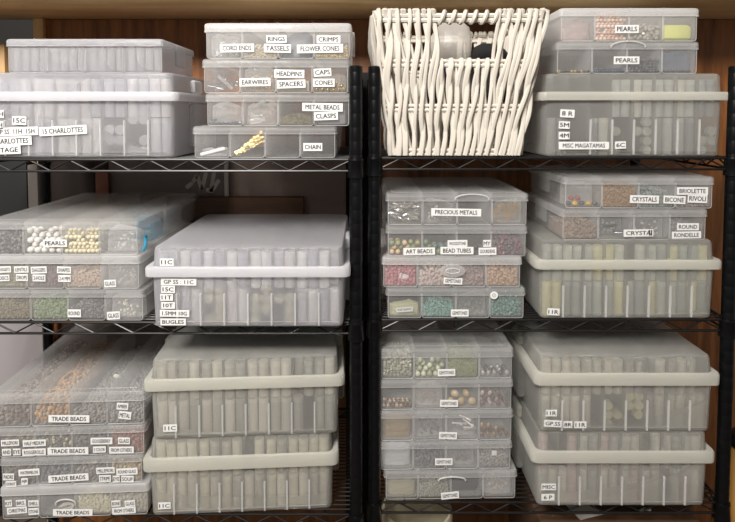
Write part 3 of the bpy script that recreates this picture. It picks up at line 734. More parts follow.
stuff_pile(d3[0], 'brown_beads', [(96, 84, 76), (70, 62, 58), (130, 116, 100)], .003, .75, 'mixed dark brown beads behind the WATERMELON label')
stuff_pile(d3[1], 'slate_beads', [(92, 98, 110), (70, 74, 86), (120, 122, 128)], .003, .7, 'slate blue beads left of the TRADE BEADS label in the WATERMELON box')
wires(d3[2], 'shell_stick', 'cream shell stick lying among dark beads in the WATERMELON box', (222, 212, 186), 5, r=.0016, L=.014, seed=9, metal=0, h=.6, cat='bead')
stuff_pile(d3[2], 'taupe_beads', [(120, 112, 108), (92, 86, 84), (150, 144, 136)], .003, .55, 'taupe beads right of the TRADE BEADS label in the WATERMELON box')
stuff_pile(d3[3], 'tan_round_beads', [(186, 164, 116), (160, 140, 104), (206, 190, 150)], .0034, .75, 'tan round beads behind the ROUND GLASS label')
Q2, d2, z = flatbox('clear divided box labelled MILLEFIORI and GOOSEBERRY, second from the top of its stack', -2, 144, 426.5, 456.9, YQ, RQ, z, clear=True, d=.32, sidelatch=False,
    stickers=[('TRADE BEADS', 68, 451, 41, 7.5, -1), ('MILLEFIORI', 10, 443, 18, 6.5, 1), ('AND', 6.5, 452.3, 9, 7, 0), ('EYE', 16.7, 452, 7.5, 7, 0), ('HALF MEDIUM', 34.3, 443.2, 23, 6.8, 1), ('ROGGEROLLE', 34, 452.2, 23.5, 7, 1), ('GOOSEBERRY', 101.5, 441, 22, 7, -1), ('3 COLOR', 99.5, 449.5, 13, 6.5, 0), ('GLASS', 124, 440.8, 12, 7, -3), ('FROM OTHERS', 121.5, 450, 25, 7, -1)])
stuff_pile(d2[0], 'mixed_brown_beads', [(120, 104, 90), (150, 136, 112), (86, 76, 70)], .003, .8, 'mixed brown beads behind the MILLEFIORI label, left end of its box')
stuff_pile(d2[1], 'speckled_beads', [(70, 66, 62), (96, 92, 84), (206, 196, 160)], .003, .75, 'dark beads with a few pale specks left of TRADE BEADS')
stuff_pile(d2[2], 'charcoal_beads', [(76, 72, 72), (98, 94, 92)], .003, .75, 'charcoal beads behind the GOOSEBERRY label')
stuff_pile(d2[3], 'red_brown_beads', [(148, 86, 72), (128, 70, 60), (166, 108, 92)], .003, .85, 'red brown beads behind the GLASS label')
Q1, d1, z = flatbox('clear divided box labelled AMBER and METAL, topmost of the TRADE BEADS stack', -8, 144, 392, 427.0, YQ, RQ, z, clear=True, d=.36, sidelatch=False, lip=.30, 
    stickers=[('TRADE BEADS', 69, 418.8, 41, 7.6, -2), ('AMBER', 122.5, 406.3, 11.5, 7, -5), ('METAL', 125, 415.3, 12.5, 8, -8)])
stuff_pile(d1[0], 'brown_beads', [(112, 92, 84), (86, 70, 66), (150, 132, 122)], .0036, .75, 'brown beads in the left compartment of the AMBER and METAL box', d=.3)
stuff_pile(d1[1], 'amber_beads', [(190, 130, 70), (206, 156, 92), (170, 120, 76), (150, 140, 130)], .0036, .75, 'amber orange beads in the AMBER and METAL box', d=.3)
stuff_pile(d1[2], 'grey_glass_beads', [(126, 122, 118), (146, 142, 138)], .003, .35, 'low grey glass beads in the AMBER and METAL box', d=.3)
stuff_pile(d1[3], 'dull_metal_beads', [(132, 130, 128), (150, 148, 146), (112, 110, 110)], .003, .4, 'dull metal beads behind the METAL label', d=.3)
m = MB(); m.ball((0, 0, 0), .010, 12, (.9, .25, .5)); o = m.build('white_shell_bead', col((236, 232, 224), .3)); q = d1[2]; o.location = q.W(.004, .13, .028); o.rotation_euler = (0, .5, .5); tag(o, 'white shell bead on top of grey beads in the AMBER and METAL box', 'bead')

# ---------------------------------------------------------------- middle right stack
YG = Yof(318.8, zr2)
G4, g4, z = flatbox('divided box with teal beads, lowest of the stack on the middle right shelf', 386, 526, 287.8, 318.8, YG, 0, zr2, clear=True, d=.28,
    stickers=[('GEMSTONES', 459.8, 313, 18, 7.3, 0)])
m = MB(); m.lathe([(.0075, 0), (.0075, .0004)], n=24); o = m.build('round_sticker', PAPER, G4); p = P(494, 295.2, YG); o.rotation_euler = (math.pi/2, 0, 0); o.location = (p.x-G4.location.x, -.0004, p.z-G4.location.z)
m = MB(); m.tube([(.0035*math.cos(a), .0035*math.sin(a), .0005) for a in [2*math.pi*k/20 for k in range(20)]], .0003, 4, True); m.box(-.0004, .0004, -.0025, .0025, .0004, .0006); m.build('printed_mark', INK, o)
bag(g4[0], 'yellowish packet with a printed slip in the teal bead box', seed=18, film=plastic('yellowish_film', (226, 226, 190), .7, .2), inner=False, d=.03, h=.030)
o = sticker(None, 'ROSE QUARTZ', 0, 0, .032, .009, 0, 4); o.name = 'paper_slip'; q = g4[0]; o.location = q.W(0, .001, .014); tag(o, 'small printed slip on the yellowish packet in the teal bead box', 'slip')
stuff_pile(g4[1], 'teal_beads', [(70, 134, 126), (96, 156, 146), (120, 170, 160)], .002, .5, 'teal seed beads in the second compartment of the lowest middle right box')
bag(g4[2], 'clear bag of green glass in the teal bead box', seed=19, rgb=(110, 130, 116), film=BAGC)
stuff_pile(g4[3], 'dark_teal_beads', [(44, 104, 96), (62, 124, 112), (36, 84, 80)], .003, .7, 'dark teal stone chips in the last compartment of the teal bead box', elong=1.3)
G3, g3, z = flatbox('cloudy pink divided box with a front latch, second from the bottom of its stack', 381.5, 522.5, 256.8, 288.2, YG, 0, z, clear=False, d=.28, handle=(452.5, 270.5, 26, 13), latch='tab',
    stickers=[('GEMSTONES', 453, 281, 19, 6.6, -3)])
stuff_pile(g3[0], 'rose_pink_beads', [(206, 96, 112), (220, 126, 134), (190, 80, 100)], .003, .8, 'rose pink beads in the cloudy pink box')
m = MB(); m.box(-.009, .009, 0, .0008, -.005, .005, .0003); q = g3[0]; o = m.build('paper_tag', PAPER); o.location = q.W(.007, .0015, .018); o.rotation_euler = (0, .3, 0); tag(o, 'blank white tag over the rose pink beads', 'tag')
stuff_pile(g3[1], 'pale_pink_beads', [(226, 204, 198), (214, 186, 180)], .003, .8, 'pale pink beads left of the front latch')
stuff_pile(g3[2], 'mauve_beads', [(160, 124, 124), (180, 146, 144), (140, 110, 112)], .003, .7, 'mauve beads right of the front latch')
stuff_pile(g3[3], 'orange_tan_beads', [(200, 150, 104), (212, 172, 132), (180, 130, 96)], .003, .8, 'orange tan beads in the last compartment of the cloudy pink box')
G2, g2, z = flatbox('clear divided box labelled ART BEADS and BEAD TUBES, on the middle right shelf', 386, 528, 225.5, 257.2, YG, 0, z, clear=True, d=.28,
    stickers=[('ART BEADS', 419.2, 251.3, 32, 7.3, 1), ('WOODSTONE', 457.5, 243.5, 20, 7, 1), ('BEAD TUBES', 457, 250.6, 33.5, 7.6, 0), ('MY', 487, 243.4, 8, 7, 1), ('GOURDENS', 487.5, 251.3, 18, 7.5, 1)])
CNAME.update({(150, 150, 104): 'olive', (206, 178, 140): 'cream', (120, 134, 96): 'green', (156, 112, 78): 'brown', (100, 120, 96): 'dark green', (92, 108, 104): 'grey green',
              (96, 82, 50): 'bronze', (60, 58, 60): 'black', (170, 150, 96): 'pale gold', (52, 58, 72): 'blue black', (78, 84, 100): 'slate blue', (58, 58, 66): 'charcoal', (92, 92, 104): 'pale charcoal', (214, 178, 158): 'pink tan', (232, 206, 190): 'pale pink',
              (92, 84, 76): 'dark brown', (70, 60, 60): 'blackish brown', (150, 160, 130): 'pale green', (196, 200, 170): 'greenish white', (176, 160, 140): 'shiny bronze', (120, 96, 84): 'copper brown', (196, 168, 140): 'pale copper',
              (186, 160, 126): 'tan', (150, 124, 98): 'mid brown', (110, 84, 80): 'purple brown', (170, 150, 144): 'pinkish grey', (196, 194, 190): 'silvery', (100, 98, 96): 'dark silvery', (70, 66, 68): 'nearly black', (190, 150, 60): 'golden', (140, 60, 50): 'red'})
bead_things(g2[0], 'art_bead', [(150, 150, 104), (206, 178, 140), (120, 134, 96), (156, 112, 78)], .0052, 34, '# round art bead heaped in the left compartment of the ART BEADS box', 'art beads in the first compartment', d=.04)
bead_things(g2[1], 'stone_bead', [(100, 120, 96), (120, 134, 96), (92, 108, 104)], .0056, 24, '# round bead in the second compartment of the ART BEADS box', 'green beads in the ART BEADS box', d=.04, h=.03)
bead_things(g2[2], 'nut_bead', [(92, 84, 76), (70, 60, 60)], .0052, 22, '# bead in the third compartment of the ART BEADS box', 'dark beads in the ART BEADS box', d=.035, h=.028)
stuff_pile(g2[3], 'maroon_bead_strands', [(112, 44, 60), (76, 52, 66), (90, 60, 70), (60, 56, 62)], .003, .6, 'maroon and dark purple beads in the last compartment of the ART BEADS box', elong=1.5)
G1, g1, z = flatbox('clear divided box labelled PRECIOUS METALS, topmost on the middle right shelf', 386, 529, 193, 225.9, YG, 0, z, clear=True, d=.28, handle=(472, 199, 34, 5),
    stickers=[('PRECIOUS METALS', 456.2, 212.3, 50.5, 7.6, -1)])
wires(g1[0], 'silver_charm', 'silver charm heaped in the left compartment of the PRECIOUS METALS box', (206, 204, 198), 44, r=.0017, L=.013, seed=11, h=.62, cat='charm')
bag(g1[1], 'clear bag left of centre in the PRECIOUS METALS box', seed=23, film=BAGC, rgb=(205, 200, 190))
wires(g1[2], 'silver_link', 'silver link right of centre in the PRECIOUS METALS box', (200, 198, 194), 7, r=.001, L=.010, seed=12, h=.25, cat='link')
wires(g1[3], 'gold_link', 'gold link heaped in the last compartment of the PRECIOUS METALS box', (220, 184, 110), 46, r=.0009, L=.014, seed=13, curl=1, h=.55, cat='link')
bag(g1[3], 'clear bag around gold links in the PRECIOUS METALS box', seed=24, film=BAGC, inner=False, d=.04)

# crystals on the case marked 11R
YK = Yof(319.7, zr2)+.005
K2, k2, z = flatbox('clear divided box labelled ROUND and RONDELLE, on the case marked 11R', 561.5, 708.5, 208.6, 240.9, YK, 0, MR[1], clear=True, d=.25,
    stickers=[('CRYSTA', 638.5, 233, 30, 7.3, 1), ('ROUND', 688, 226.8, 22, 7.2, 0), ('RONDELLE', 686.5, 235, 29.5, 7.2, 1)])
stuff_pile(k2[0], 'champagne_crystals', [(206, 180, 156), (222, 202, 184), (190, 164, 140)], .0024, .7, 'champagne crystals in the left compartment of the ROUND and RONDELLE box', tr=1)
wires(k2[1], 'dark_rod', 'dark thin rod upright in the ROUND and RONDELLE box', (70, 70, 74), 5, r=.0012, L=.024, seed=14, h=.4, cat='rod')
bag(k2[1], 'clear bag behind dark rods in the ROUND and RONDELLE box', seed=26, film=BAGC, rgb=(176, 180, 176), y=.03)
bag(k2[2], 'clear bag right of the CRYSTALS label in the ROUND and RONDELLE box', seed=27, rgb=(190, 194, 190), film=BAGC)
stuff_pile(k2[3], 'dark_crystals', [(96, 96, 98), (120, 120, 122)], .0024, .6, 'dark crystals behind the RONDELLE label')
K1, k1, z = flatbox('clear divided box labelled BICONE and RIVOLI, topmost on the case marked 11R', 564.5, 714.5, 176.3, 209, YK, -1, z, clear=True, d=.25,
    stickers=[('CRYSTALS', 644.5, 199.3, 29, 8, -1), ('BICONE', 674.5, 199.8, 22, 8, -2), ('RIVOLI', 697.5, 198.6, 19.5, 8.5, -2), ('BRIOLETTE', 692.5, 191, 31, 7.6, 0)])
bag(k1[0], 'white bag of mixed crystals in the BICONE and RIVOLI box', seed=28, rgb=None, inner=False, film=BAG, y=.02)
bead_things(k1[0], 'large_crystal', [(70, 66, 68), (190, 150, 60), (140, 60, 50), (70, 66, 68)], .0062, 7, '# crystal below the white bag in the BICONE and RIVOLI box', 'large crystals in the BICONE box', 'crystal', (1, 1, .7), d=.014)
stuff_pile(k1[1], 'golden_crystals', [(206, 158, 92), (220, 182, 126), (190, 140, 80)], .0022, .8, 'golden orange crystals left of the CRYSTALS label', tr=1)
stuff_pile(k1[2], 'aqua_crystals', [(176, 196, 194), (196, 208, 204)], .0024, .65, 'pale aqua crystals right of the CRYSTALS label', tr=1)
stuff_pile(k1[3], 'brown_crystals', [(130, 112, 100), (150, 134, 124)], .0024, .35, 'few brown crystals behind the RIVOLI label')

# ---------------------------------------------------------------- gemstones, lower right
YH = Yof(500, zr3)
H5, h5, z = flatbox('divided box labelled GEMSTONES with a carry handle, lowest of five on the lower right', 384, 518, 470.2, 500, YH, 1, zr3, clear=True, d=.28, handle=(452, 480, 28, 4),
    stickers=[('GEMSTONES', 450, 496-.5, 18.5, 7.3, 5)])
bag(h5[0], 'beige packet in the left compartment of the lowest GEMSTONES box', seed=29, film=plastic('beige_film', (206, 200, 172), .7, .2), inner=False, h=.026)
stuff_pile(h5[1], 'olive_grey_beads', [(130, 130, 112), (146, 146, 130)], .0022, .5, 'olive grey beads in the lowest GEMSTONES box')
m = MB(); m.box(-.023, .023, .003, .12, .0, .034, .002); o = m.build('black_insert', solid('black_card', (38, 40, 46), .5)); q = h5[2]; o.matrix_world = q.M @ Matrix.Translation((q.x, q.y+.015, q.z)); tag(o, 'black card insert behind the label of the lowest GEMSTONES box', 'card')
bag(h5[3], 'clear bag of shiny beads in the lowest GEMSTONES box', seed=30, rgb=(176, 168, 150), film=BAG)
H4, h4, z = flatbox('divided box labelled GEMSTONES with a white bag at left, second from the bottom', 379, 513, 441.3, 470.8, YH, 1, z, clear=True, d=.28,
    stickers=[('GEMSTONES', 443.8, 461.8, 18, 7.2, 0)])
bag(h4[0], 'bright white crumpled bag in the second lowest GEMSTONES box', seed=32, film=plastic('white_film', (236, 238, 242), .6, .3), inner=False)
stuff_pile(h4[1], 'indigo_chips', [(70, 72, 84), (92, 94, 104)], .003, .35, 'dark indigo chips right of the white bag, second lowest GEMSTONES box')
bag(h4[2], 'clear bag of brown stones in the second lowest GEMSTONES box', seed=33, rgb=(120, 100, 88), film=BAGC)
stuff_pile(h4[3], 'grey_chips', [(134, 132, 128), (150, 148, 144)], .0026, .4, 'grey chips in the last compartment of the second lowest GEMSTONES box')
m = MB(); m.box(-.005, .005, 0, .0008, -.005, .005, .0003); q = h4[3]; o = m.build('paper_tag', PAPER); o.location = q.W(.001, .0015, .027); tag(o, 'tiny white tag at the right of the second lowest GEMSTONES box', 'tag')
H3, h3, z = flatbox('divided box labelled GEMSTONES with clear rods in bags, middle of five on the lower right', 379, 514, 410.1, 441.9, YH, 1, z, clear=True, d=.28,
    stickers=[('GEMSTONES', 448, 435.6, 18.5, 7.3, -2)])
bag(h3[0], 'tan bag in the left compartment of the middle GEMSTONES box', seed=34, rgb=(190, 162, 120), film=plastic('tan_film', (206, 186, 150), .45, .3))
bag(h3[1], 'clear bag of dark brown stones in the middle GEMSTONES box', seed=35, rgb=(96, 80, 66), film=BAGC)
wires(h3[2], 'clear_rod', 'white rod slanting in the third compartment of the middle GEMSTONES box', (214, 212, 208), 6, r=.0018, L=.022, seed=15, metal=0, h=.6, cat='rod')
bag(h3[2], 'clear bag of white rods in the middle GEMSTONES box', seed=36, film=BAGC, inner=False)
bead_things(h3[3], 'bronze_stone', [(150, 124, 98), (120, 96, 84)], .0046, 16, '# stone in the last compartment of the middle GEMSTONES box', 'bronze stones in the middle gemstones box', 'stone', (1, .8, 1.2), metal=.3, d=.03)
H2, h2, z = flatbox('divided box labelled GEMSTONES with large tan stones, second from the top of five', 379, 514, 379.5, 410.7, YH, 1, z, clear=True, d=.28,
    stickers=[('GEMSTONES', 449, 403.4, 18.5, 7.3, -1)])
bead_things(h2[0], 'shiny_bead', [(176, 160, 140), (120, 96, 84), (196, 168, 140)], .0038, 34, '# bead in the left compartment of the second GEMSTONES box from the top', 'copper beads in the second gemstones box', metal=.5, d=.03)
bag(h2[1], 'clear bag of pink brown stones in the second GEMSTONES box from the top', seed=37, rgb=(150, 112, 100), film=BAG)
bead_things(h2[2], 'large_tan_stone', [(186, 166, 130), (176, 152, 114), (170, 160, 110)], (.0086), 5, 'large tan stone, one of a few in the second GEMSTONES box from the top', 'large tan stones', 'stone', (1, .7, .85), d=.02)
bead_things(h2[3], 'brown_stone', [(110, 84, 80), (170, 150, 144), (92, 84, 76)], .0050, 18, '# stone in the last compartment of the second GEMSTONES box from the top', 'brown stones in the second gemstones box', 'stone', (1, .8, 1.2), d=.03)
H1, h1, z = flatbox('divided box labelled GEMSTONES with green beads, topmost of five on the lower right', 379.5, 514.5, 348, 380.1, YH, 1, z, clear=True, d=.28, lip=.30,
    stickers=[('GEMSTONES', 446.5, 372.6, 18, 7.3, 1)])
stuff_pile(h1[0], 'moss_beads', [(140, 142, 118), (116, 120, 98), (166, 166, 142)], .003, .75, 'moss coloured beads in the left compartment of the topmost GEMSTONES box', elong=1.4)
bead_things(h1[1], 'pale_green_bead', [(150, 160, 130), (196, 200, 170)], .0052, 34, '# round bead in the topmost GEMSTONES box', 'pale green beads in the topmost gemstones box', d=.04)
stuff_pile(h1[2], 'moss_green_seed_beads', [(122, 136, 86), (140, 152, 102), (108, 122, 78)], .0018, .62, 'moss green seed beads right of the label in the topmost GEMSTONES box')
bead_things(h1[3], 'silvery_stone', [(196, 194, 190), (100, 98, 96)], .0052, 15, '# stone in the last compartment of the topmost GEMSTONES box', 'silvery stones in the topmost gemstones box', 'stone', (1, .8, 1.1), metal=.6, d=.035)

# ---------------------------------------------------------------- wicker basket
def basket():
    Yb = YR-.012
    tl = P(377, 12, Yb-.012); trr = P(546, 13.5, Yb-.012); bl = P(394, 156.3, Yb+.012); br = P(519, 156.3, Yb+.012)
    zb = zr1+.001; H = tl.z-zb
    e = empty('wicker_basket', ((bl.x+br.x)/2, Yb+.14, zr1))
    ox, oy = e.location.x, e.location.y
    D0, D1 = .24, .30   # depth at the bottom and the top
    def corner(t):
        xl = bl.x+(tl.x-bl.x)*t; xr = br.x+(trr.x-br.x)*t
        yf = Yb+.016-.024*t; yk = yf+D0+(D1-D0)*t
        return xl-ox, xr-ox, yf-oy, yk-oy
    rods = [(.030, 2), (.345, 2), (.655, 2), (.965, 2)]
    rnd = random.Random(5)
    def side(k, u, t, off):     # point on side k (0 front,1 right,2 back,3 left), u along, t up, off outward
        xl, xr, yf, yk = corner(t)
        if k == 0: return Vector((xl+(xr-xl)*u, yf-off, zb-e.location.z+H*t))
        if k == 1: return Vector((xr+off, yf+(yk-yf)*u, zb-e.location.z+H*t))
        if k == 2: return Vector((xr+(xl-xr)*u, yk+off, zb-e.location.z+H*t))
        return Vector((xl-off, yk+(yf-yk)*u, zb-e.location.z+H*t))
    r = .0041
    for k, n in ((0, 34), (1, 26), (2, 28), (3, 30)):
        m = MB()
        for i in range(n):
            u0 = (i+.5)/n
            w = side(k, 1, .5, 0)-side(k, 0, .5, 0); W = w.length
            for tw in ((0,) if i % 2 else (0, 1)):
                opening = (k in (0, 2) and .36 < u0 < .70)
                tend = .655+.012 if opening else .985
                ph = rnd.uniform(0, 6.28); amp = rnd.uniform(.0012, .0038)/W; sgn = 1 if (i+tw) % 2 else -1
                pts = []; t = .01
                while t <= tend+.001:
                    tt = t
                    # swings sideways between the rods, in front of one rod and behind the next
                    seg = math.sin(math.pi*(tt-.03)/.313)
                    off = sgn*.0045*math.cos(math.pi*(tt-.03)/.313)
                    lean = (.5-u0)*.0
                    uu = u0+amp*math.sin(ph+tt*9)+sgn*.0022/W*seg*2.0+tw*.005/W
                    uu = max(.004, min(.996, uu))
                    pts.append(side(k, uu, tt, off+.0015)); t += .035
                if opening:
                    pts.append(side(k, uu, tend+.012, .0)); pts.append(side(k, uu, tend, -.006))
                else:
                    pts.append(side(k, uu, 1.012, .004)); pts.append(side(k, uu, 1.018, -.003)); pts.append(side(k, uu, .99, -.010))
                m.tube(pts, r*rnd.uniform(.9, 1.2), 7)
        o = m.build('woven_side', WICK, e)
    for t, n in rods:
        for dz in ((-.0042, .0042) if t < .9 else (-.0048, .0040)):
            m = MB(); tt = t+dz/H
            c = corner(tt); z = zb-e.location.z+H*tt
            pts = [(a, b, z) for a, b, _ in rr((c[0]+c[1])/2, (c[2]+c[3])/2, c[1]-c[0], c[3]-c[2], .012, 0, 4)]
            m.tube(pts, .0036 if t < .9 else .0046, 7, True); m.build('hoop', WICK, e)
    m = MB()  # cane wound round the rim above the front opening
    pts = []
    for i in range(120):
        s = i/119; u = .34+.38*s; a = s*math.pi*2*6
        p = side(0, u, .968, 0); pts.append((p.x, p.y+.0095*math.sin(a), p.z+.0105*math.cos(a)))
    m.tube(pts, .0040, 6); m.build('rim_binding', WICK, e)
    c = corner(.0); m = MB()
    m.box(c[0]+.006, c[1]-.006, c[2]+.006, c[3]-.006, .006, .0095, .001); m.build('base', WICK, e)
    tag(e, 'white wicker basket with a cut out handle on the top right shelf', 'basket')
    return e, corner, H, zb, side, ox, oy
bk, corner, BH, zbk, bside, box_, boy = basket()
# things in the basket
def blob(name, mat, c, size, seed, label, cat, sub=2, amp=.18, fr=30, inner=None):
    m = MB(); m.ball((0, 0, 0), 1, 28)
    rnd = random.Random(seed); k = [Vector((rnd.uniform(-1, 1), rnd.uniform(-1, 1), rnd.uniform(-1, 1)))*fr/8 for _ in range(6)]; ph = [rnd.uniform(0, 6) for _ in range(6)]
    vs = []
    for v in m.v:
        v = Vector(v); d = 1+amp*sum(math.sin(k[i].dot(v)*1.3+ph[i])/(1+i*.5) for i in range(6))*.4
        q = Vector([math.copysign(abs(a)**.75, a) for a in v])*d
        vs.append((q.x*size[0], q.y*size[1], q.z*size[2]))
    m.v = vs; o = m.build(name, mat); o.location = c; tag(o, label, cat)
    return o
p = P(452, 40, .20); blob('clear_bag', LINER, (p.x-.005, .20, p.z-.05), (.045, .05, .095), 3, 'crumpled translucent bag showing through the basket opening', 'bag', fr=40)
p = P(484, 55, .20); blob('black_cloth', solid('black_cloth', (16, 15, 18), .9), (p.x+.008, .20, p.z-.045), (.050, .05, .068), 4, 'black cloth bundle at the right of the basket opening', 'cloth')
p = P(440, 62, .14); blob('purple_pouch', solid('dark_purple', (60, 44, 84), .7), (p.x-.01, .125, p.z-.052), (.03, .028, .05), 6, 'dark purple pouch low behind the basket opening', 'pouch')
# translucent bag draped over the left side of the basket
m = MB(); rings = []
for j in range(13):
    t = j/12; ring = []
    for i in range(9):
        u = i/8; bul = .011*math.sin(math.pi*min(1, t*1.25+.05))+.003*math.sin(u*9+t*7)
        tt = .985-.62*t
        q = bside(3, .50+.46*u, tt, .009+max(0, bul)); ring.append((q.x+box_, q.y+boy, q.z+zr1+.001))
    ring2 = []
    for i in range(8, -1, -1):
        u = i/8; q = bside(3, .50+.46*u, .985-.62*t, .0085); ring2.append((q.x+box_, q.y+boy, q.z+zr1+.001))
    rings.append(ring+ring2)
m.loft(rings); o = m.build('draped_plastic_bag', LINER); tag(o, 'whitish plastic bag bulging over the left side of the wicker basket', 'bag')

# ---------------------------------------------------------------- wooden hutch and room
YB = .478
zu = P(400, 19, YB).z
e = empty('wooden_hutch', (0, YB, 0))
def pbox(name, mat, x0, x1, y0, y1, z0, z1, parent, b=.0015):
    m = MB(); m.box(x0, x1, y0, y1, z0, z1, b); return m.build(name, mat, parent)
xp = P(43, 30, YB).x
o = pbox('back_panel', OAK, xp, 1.15, 0, .012, .0, zu, e)
yf = .235
o = pbox('upper_shelf', PALE, -1.2, 1.15, yf-YB, .012, zu, zu+.024, e); o['label'] = 'pale maple shelf board'
pbox('stile', PALEV, P(33, 30, YB-.012).x, P(43, 30, YB-.012).x, -.012, .012, .0, zu, e)['label'] = 'pale maple upright'
pbox('end_panel', PALEV, P(-40, 60, .42).x, P(5, 60, .42).x, -.06, .012, zl2+.05, P(0, 44, .42).z, e)
tag(e, 'oak hutch with a pale upper board standing behind the wire shelving', 'furniture')
struct(pbox('floor', solid('floor_carpet', (92, 80, 70), .9, noise=.2, nscale=60), -3, 3, -3, 1.2, -.05, 0, None, 0))
struct(pbox('wall_back', solid('wall_paint', (24, 20, 18), .8, noise=.04), -3, 3, .9, .95, 0, 2.6, None, 0))

# stored things behind the boxes, plus dark sheets added as shade
def pxbox(name, mat, x0, x1, yt, z0, Y, d, label, cat, rz=0):
    a, b = P(x0, yt, Y), P(x1, yt, Y)
    m = MB(); w = b.x-a.x; m.box(-w/2, w/2, 0, d, 0, a.z-z0, .002); o = m.build(name, mat); o.location = ((a.x+b.x)/2, Y, z0); o.rotation_euler = (0, 0, math.radians(rz))
    if cat: tag(o, label, cat)
    return o
TAUPE = solid('taupe_board', (128, 112, 104), .8, noise=.05); CARD = solid('grey_cardboard', (120, 112, 108), .8, noise=.06)
pxbox('taupe_board', TAUPE, 228, 346, 148, zl2, .43, .008, 'plain taupe board standing behind the case marked BUGLES', 'board')
cb = pxbox('grey_cardboard_box', CARD, 108, 227, 150, zl2, .425, .025, 'flat grey cardboard box standing behind the middle left shelf', 'box')
xm, zz0 = cb.location.x, cb.location.z
q = MB()
for (a, b, c_, d_) in ((192, 183, 197, 176), (197, 176, 202, 190), (202, 190, 206, 172), (214, 172, 211, 192), (211, 192, 219, 180), (206, 190, 212, 191), (186, 188, 193, 182)):
    p0, p1 = P(a, b, .424), P(c_, d_, .424)
    v = (p1-p0).normalized(); nrm = Vector((-v.z, 0, v.x))*.005
    q.add([Vector((s.x-xm, -.0006+dy, s.z-zz0)) for dy in (0, .0006) for s in (p0-nrm, p1-nrm, p1+nrm, p0+nrm)], [(0, 1, 2, 3), (7, 6, 5, 4), (0, 4, 5, 1), (1, 5, 6, 2), (2, 6, 7, 3), (3, 7, 4, 0)])
o = q.build('printed_pattern', solid('pale_print', (188, 180, 172), .7), cb, False); o['label'] = 'pale zigzag print'
a = pxbox('white_strip', solid('white_trim', (190, 184, 176), .6), 223.5, 228, 150, zl2, .415, .006, 'narrow white upright strip between the taupe board and the grey cardboard', 'strip')
m = MB(); a_, b_ = P(150, 198, .385), P(303, 206, .385); m.box(a_.x, b_.x, .392, .42, zl2+.0, a_.z, .001)
o = m.build('wooden_plank', wood('dark_plank', (66, 44, 30), (92, 64, 44), 3, .6, 1)); tag(o, 'dark wooden plank on edge behind the case marked BUGLES', 'plank')
pxbox('black_storage_box', solid('black_card_box', (16, 15, 17), .6), -60, 22, 178, zl2, .30, .10, 'black box at the left edge behind the PEARLS stack', 'box', 0) if False else None
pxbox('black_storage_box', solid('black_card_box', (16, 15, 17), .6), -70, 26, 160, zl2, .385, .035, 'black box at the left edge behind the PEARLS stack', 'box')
pxbox('narrow_grey_folder', solid('grey_folder', (92, 86, 82), .8), 27, 37, 165, zl2, .385, .03, 'narrow grey folder standing right of the black box', 'folder')
pxbox('copper_ornament', solid('copper_brown', (120, 66, 40), .4), 95, 108, 172, zl2, .405, .016, 'small copper brown ornament behind the PEARLS box', 'ornament')
pxbox('dark_brown_card_and_shade', solid('depth_shade_umber', (40, 30, 26), .8), 38, 94, 160, zl2, .43, .006, 'dark card added as shade behind the PEARLS box between folder and ornament', 'card')  # added sheet; its dark brown stands for the dim depth over the wood
pxbox('depth_shade_board', solid('depth_shade_brown', (52, 36, 28), .8), 94.5, 107.5, 160, zl2, .43, .006, 'dark board added as shade behind the small copper ornament', 'board')  # continues the added darkness behind the ornament, shade put into the colour
m = MB(); a_, b_ = P(345, 72, .44), P(369.5, 72, .44); m.box(a_.x, b_.x, .455, .468, 0, a_.z, .001); o = m.build('gap_shade_panel', solid('gap_shade_black', (10, 9, 10), .7)); tag(o, 'narrow black panel added as shade behind the paired posts in the middle', 'panel')  # added panel; its black paints the shade in the gap between the units
# lower left: grey board leaning behind the trade bead boxes
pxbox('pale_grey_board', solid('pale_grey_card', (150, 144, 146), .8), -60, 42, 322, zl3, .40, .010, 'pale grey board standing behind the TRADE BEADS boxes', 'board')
pxbox('dark_brown_board', solid('dark_brown_card_and_shade', (48, 38, 34), .8), 62, 158, 325, zl3, .40, .010, 'dark brown board behind the topmost TRADE BEADS box', 'board')
m = MB(); p = P(150, 446, .17); m.lathe([(.010, 0), (.013, .002), (.013, .085), (.008, .090), (.008, .1)], n=18); o = m.build('teal_bottle', col((40, 120, 136), .35)); o.location = (p.x-.004, .17, zl3); tag(o, 'teal bottle standing in the gap right of the TRADE BEADS stack', 'bottle')
o.scale = (.55, .55, 1)
# below the lowest shelf
zs = .30
def lathe_thing(name, prof, mat, loc, label, cat, n=40):
    m = MB(); m.lathe(prof, n=n); o = m.build(name, mat); o.location = loc; tag(o, label, cat); return o
pd = P(417, 506, .17); rd = .075; hd = pd.z-zs
fl = MB(); prof = []
m = MB(); n = 72
def ring(r, z, fl=0): return [((r+fl*(.0012 if k % 2 else 0))*math.cos(2*math.pi*k/n), (r+fl*(.0012 if k % 2 else 0))*math.sin(2*math.pi*k/n), z) for k in range(n)]
m.loft([ring(rd*.9, 0), ring(rd*.93, .004), ring(rd, hd-.05), ring(rd, hd-.026, 1), ring(rd, hd-.006, 1), ring(rd-.002, hd), ring(rd-.006, hd), ring(rd-.008, hd-.004), ring(rd*.88, .008)])
o = m.build('white_tub', solid('cream_tub', (214, 204, 178), .5)); o.location = (pd.x, .17, zs); tag(o, 'cream ribbed tub beneath the lowest right shelf', 'tub')
m = MB(); p = P(590, 512, .12); m.box(-.028, .028, 0, .19, 0, .001); 
o = m.build('paper_sheet', solid('white_paper', (206, 202, 196), .8)); 
cb2 = pxbox('brown_carton', solid('brown_carton_card', (84, 58, 38), .8, noise=.1), 540, 700, 521, zs, .10, .24, 'brown carton beneath the lowest right shelf', 'carton')
o.location = (P(590, 512, .12).x, .11, P(560, 521, .10).z+.0005); o.rotation_euler = (0, 0, .3); tag(o, 'white paper sheet lying on the brown carton', 'paper')
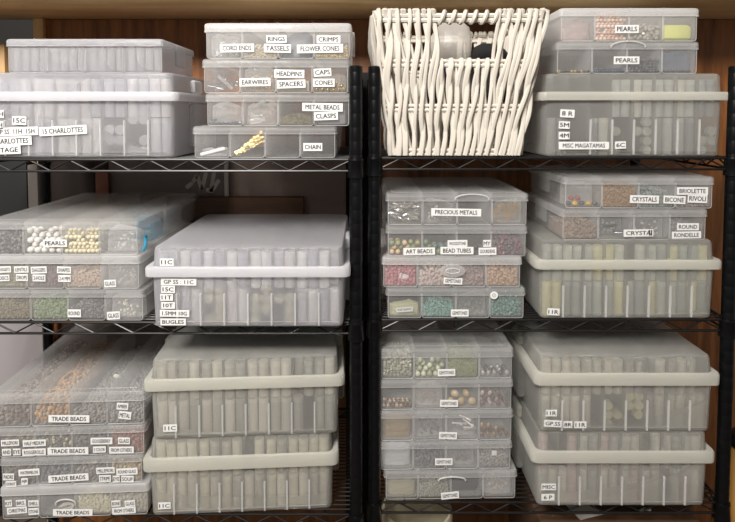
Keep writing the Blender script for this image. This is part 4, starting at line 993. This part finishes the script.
m = MB(); m.tube([(0, 0, 0), (.012, 0, .004), (.026, .004, 0)], .0045, 10); m.ball((.026, .004, 0), .006, 12)
o = m.build('chrome_handle', solid('chrome', (190, 190, 186), .15, 1)); o.location = (P(637, 516, .12).x, .12, P(560, 521, .10).z+.0062); tag(o, 'small shiny metal piece on the brown carton', 'hardware')
# tan jug with a black lid at the right edge
pv = P(747, 520, .14)
zt_ = P(735, 452, .14).z
jb = empty('tan_floor_jug', (pv.x, .16, 0))
m = MB(); rj = .052
m.lathe([(.05, 0), (.055, .003), (.06, .3), (.062, zt_-.16), (.056, zt_-.09), (.045, zt_-.05), (.034, zt_-.02), (.028, zt_)], n=40); m.build('body', solid('tan_glaze', (186, 138, 70), .45, noise=.1, nscale=14), jb)
m = MB(); m.lathe([(.026, zt_), (.034, zt_+.001), (.036, zt_+.016), (.030, zt_+.026), (.010, zt_+.030)], n=32); m.build('lid', solid('black_lid', (18, 17, 17), .35), jb)
jb.location.x = P(741, 470, .16).x+.012
tag(jb, 'tan jug with a black lid at the lower right edge', 'jug')

# ---------------------------------------------------------------- light
w = bpy.data.worlds.new('world'); sc.world = w; w.use_nodes = True
w.node_tree.nodes['Background'].inputs[0].default_value = (1.0, .92, .82, 1)
w.node_tree.nodes['Background'].inputs[1].default_value = .26
def area(name, loc, target, size, power, colr):
    l = bpy.data.lights.new(name, 'AREA'); l.shape = 'RECTANGLE'; l.size = size[0]; l.size_y = size[1]; l.energy = power; l.color = colr
    o = bpy.data.objects.new(name, l); C.objects.link(o); o.location = loc
    o.rotation_euler = (Vector(target)-Vector(loc)).to_track_quat('-Z', 'Y').to_euler(); return o
area('ceiling_lamp', (-.75, -1.75, 2.75), (-.1, .1, 1.1), (.8, .6), 128, (1.0, .955, .90))
sc.view_settings.view_transform = 'Standard'; sc.view_settings.look = 'None'; sc.view_settings.gamma = 1; sc.view_settings.exposure = 0
sc.cycles.transparent_max_bounces = 64; sc.cycles.max_bounces = 10; sc.cycles.diffuse_bounces = 4
sc.cycles.use_denoising = True
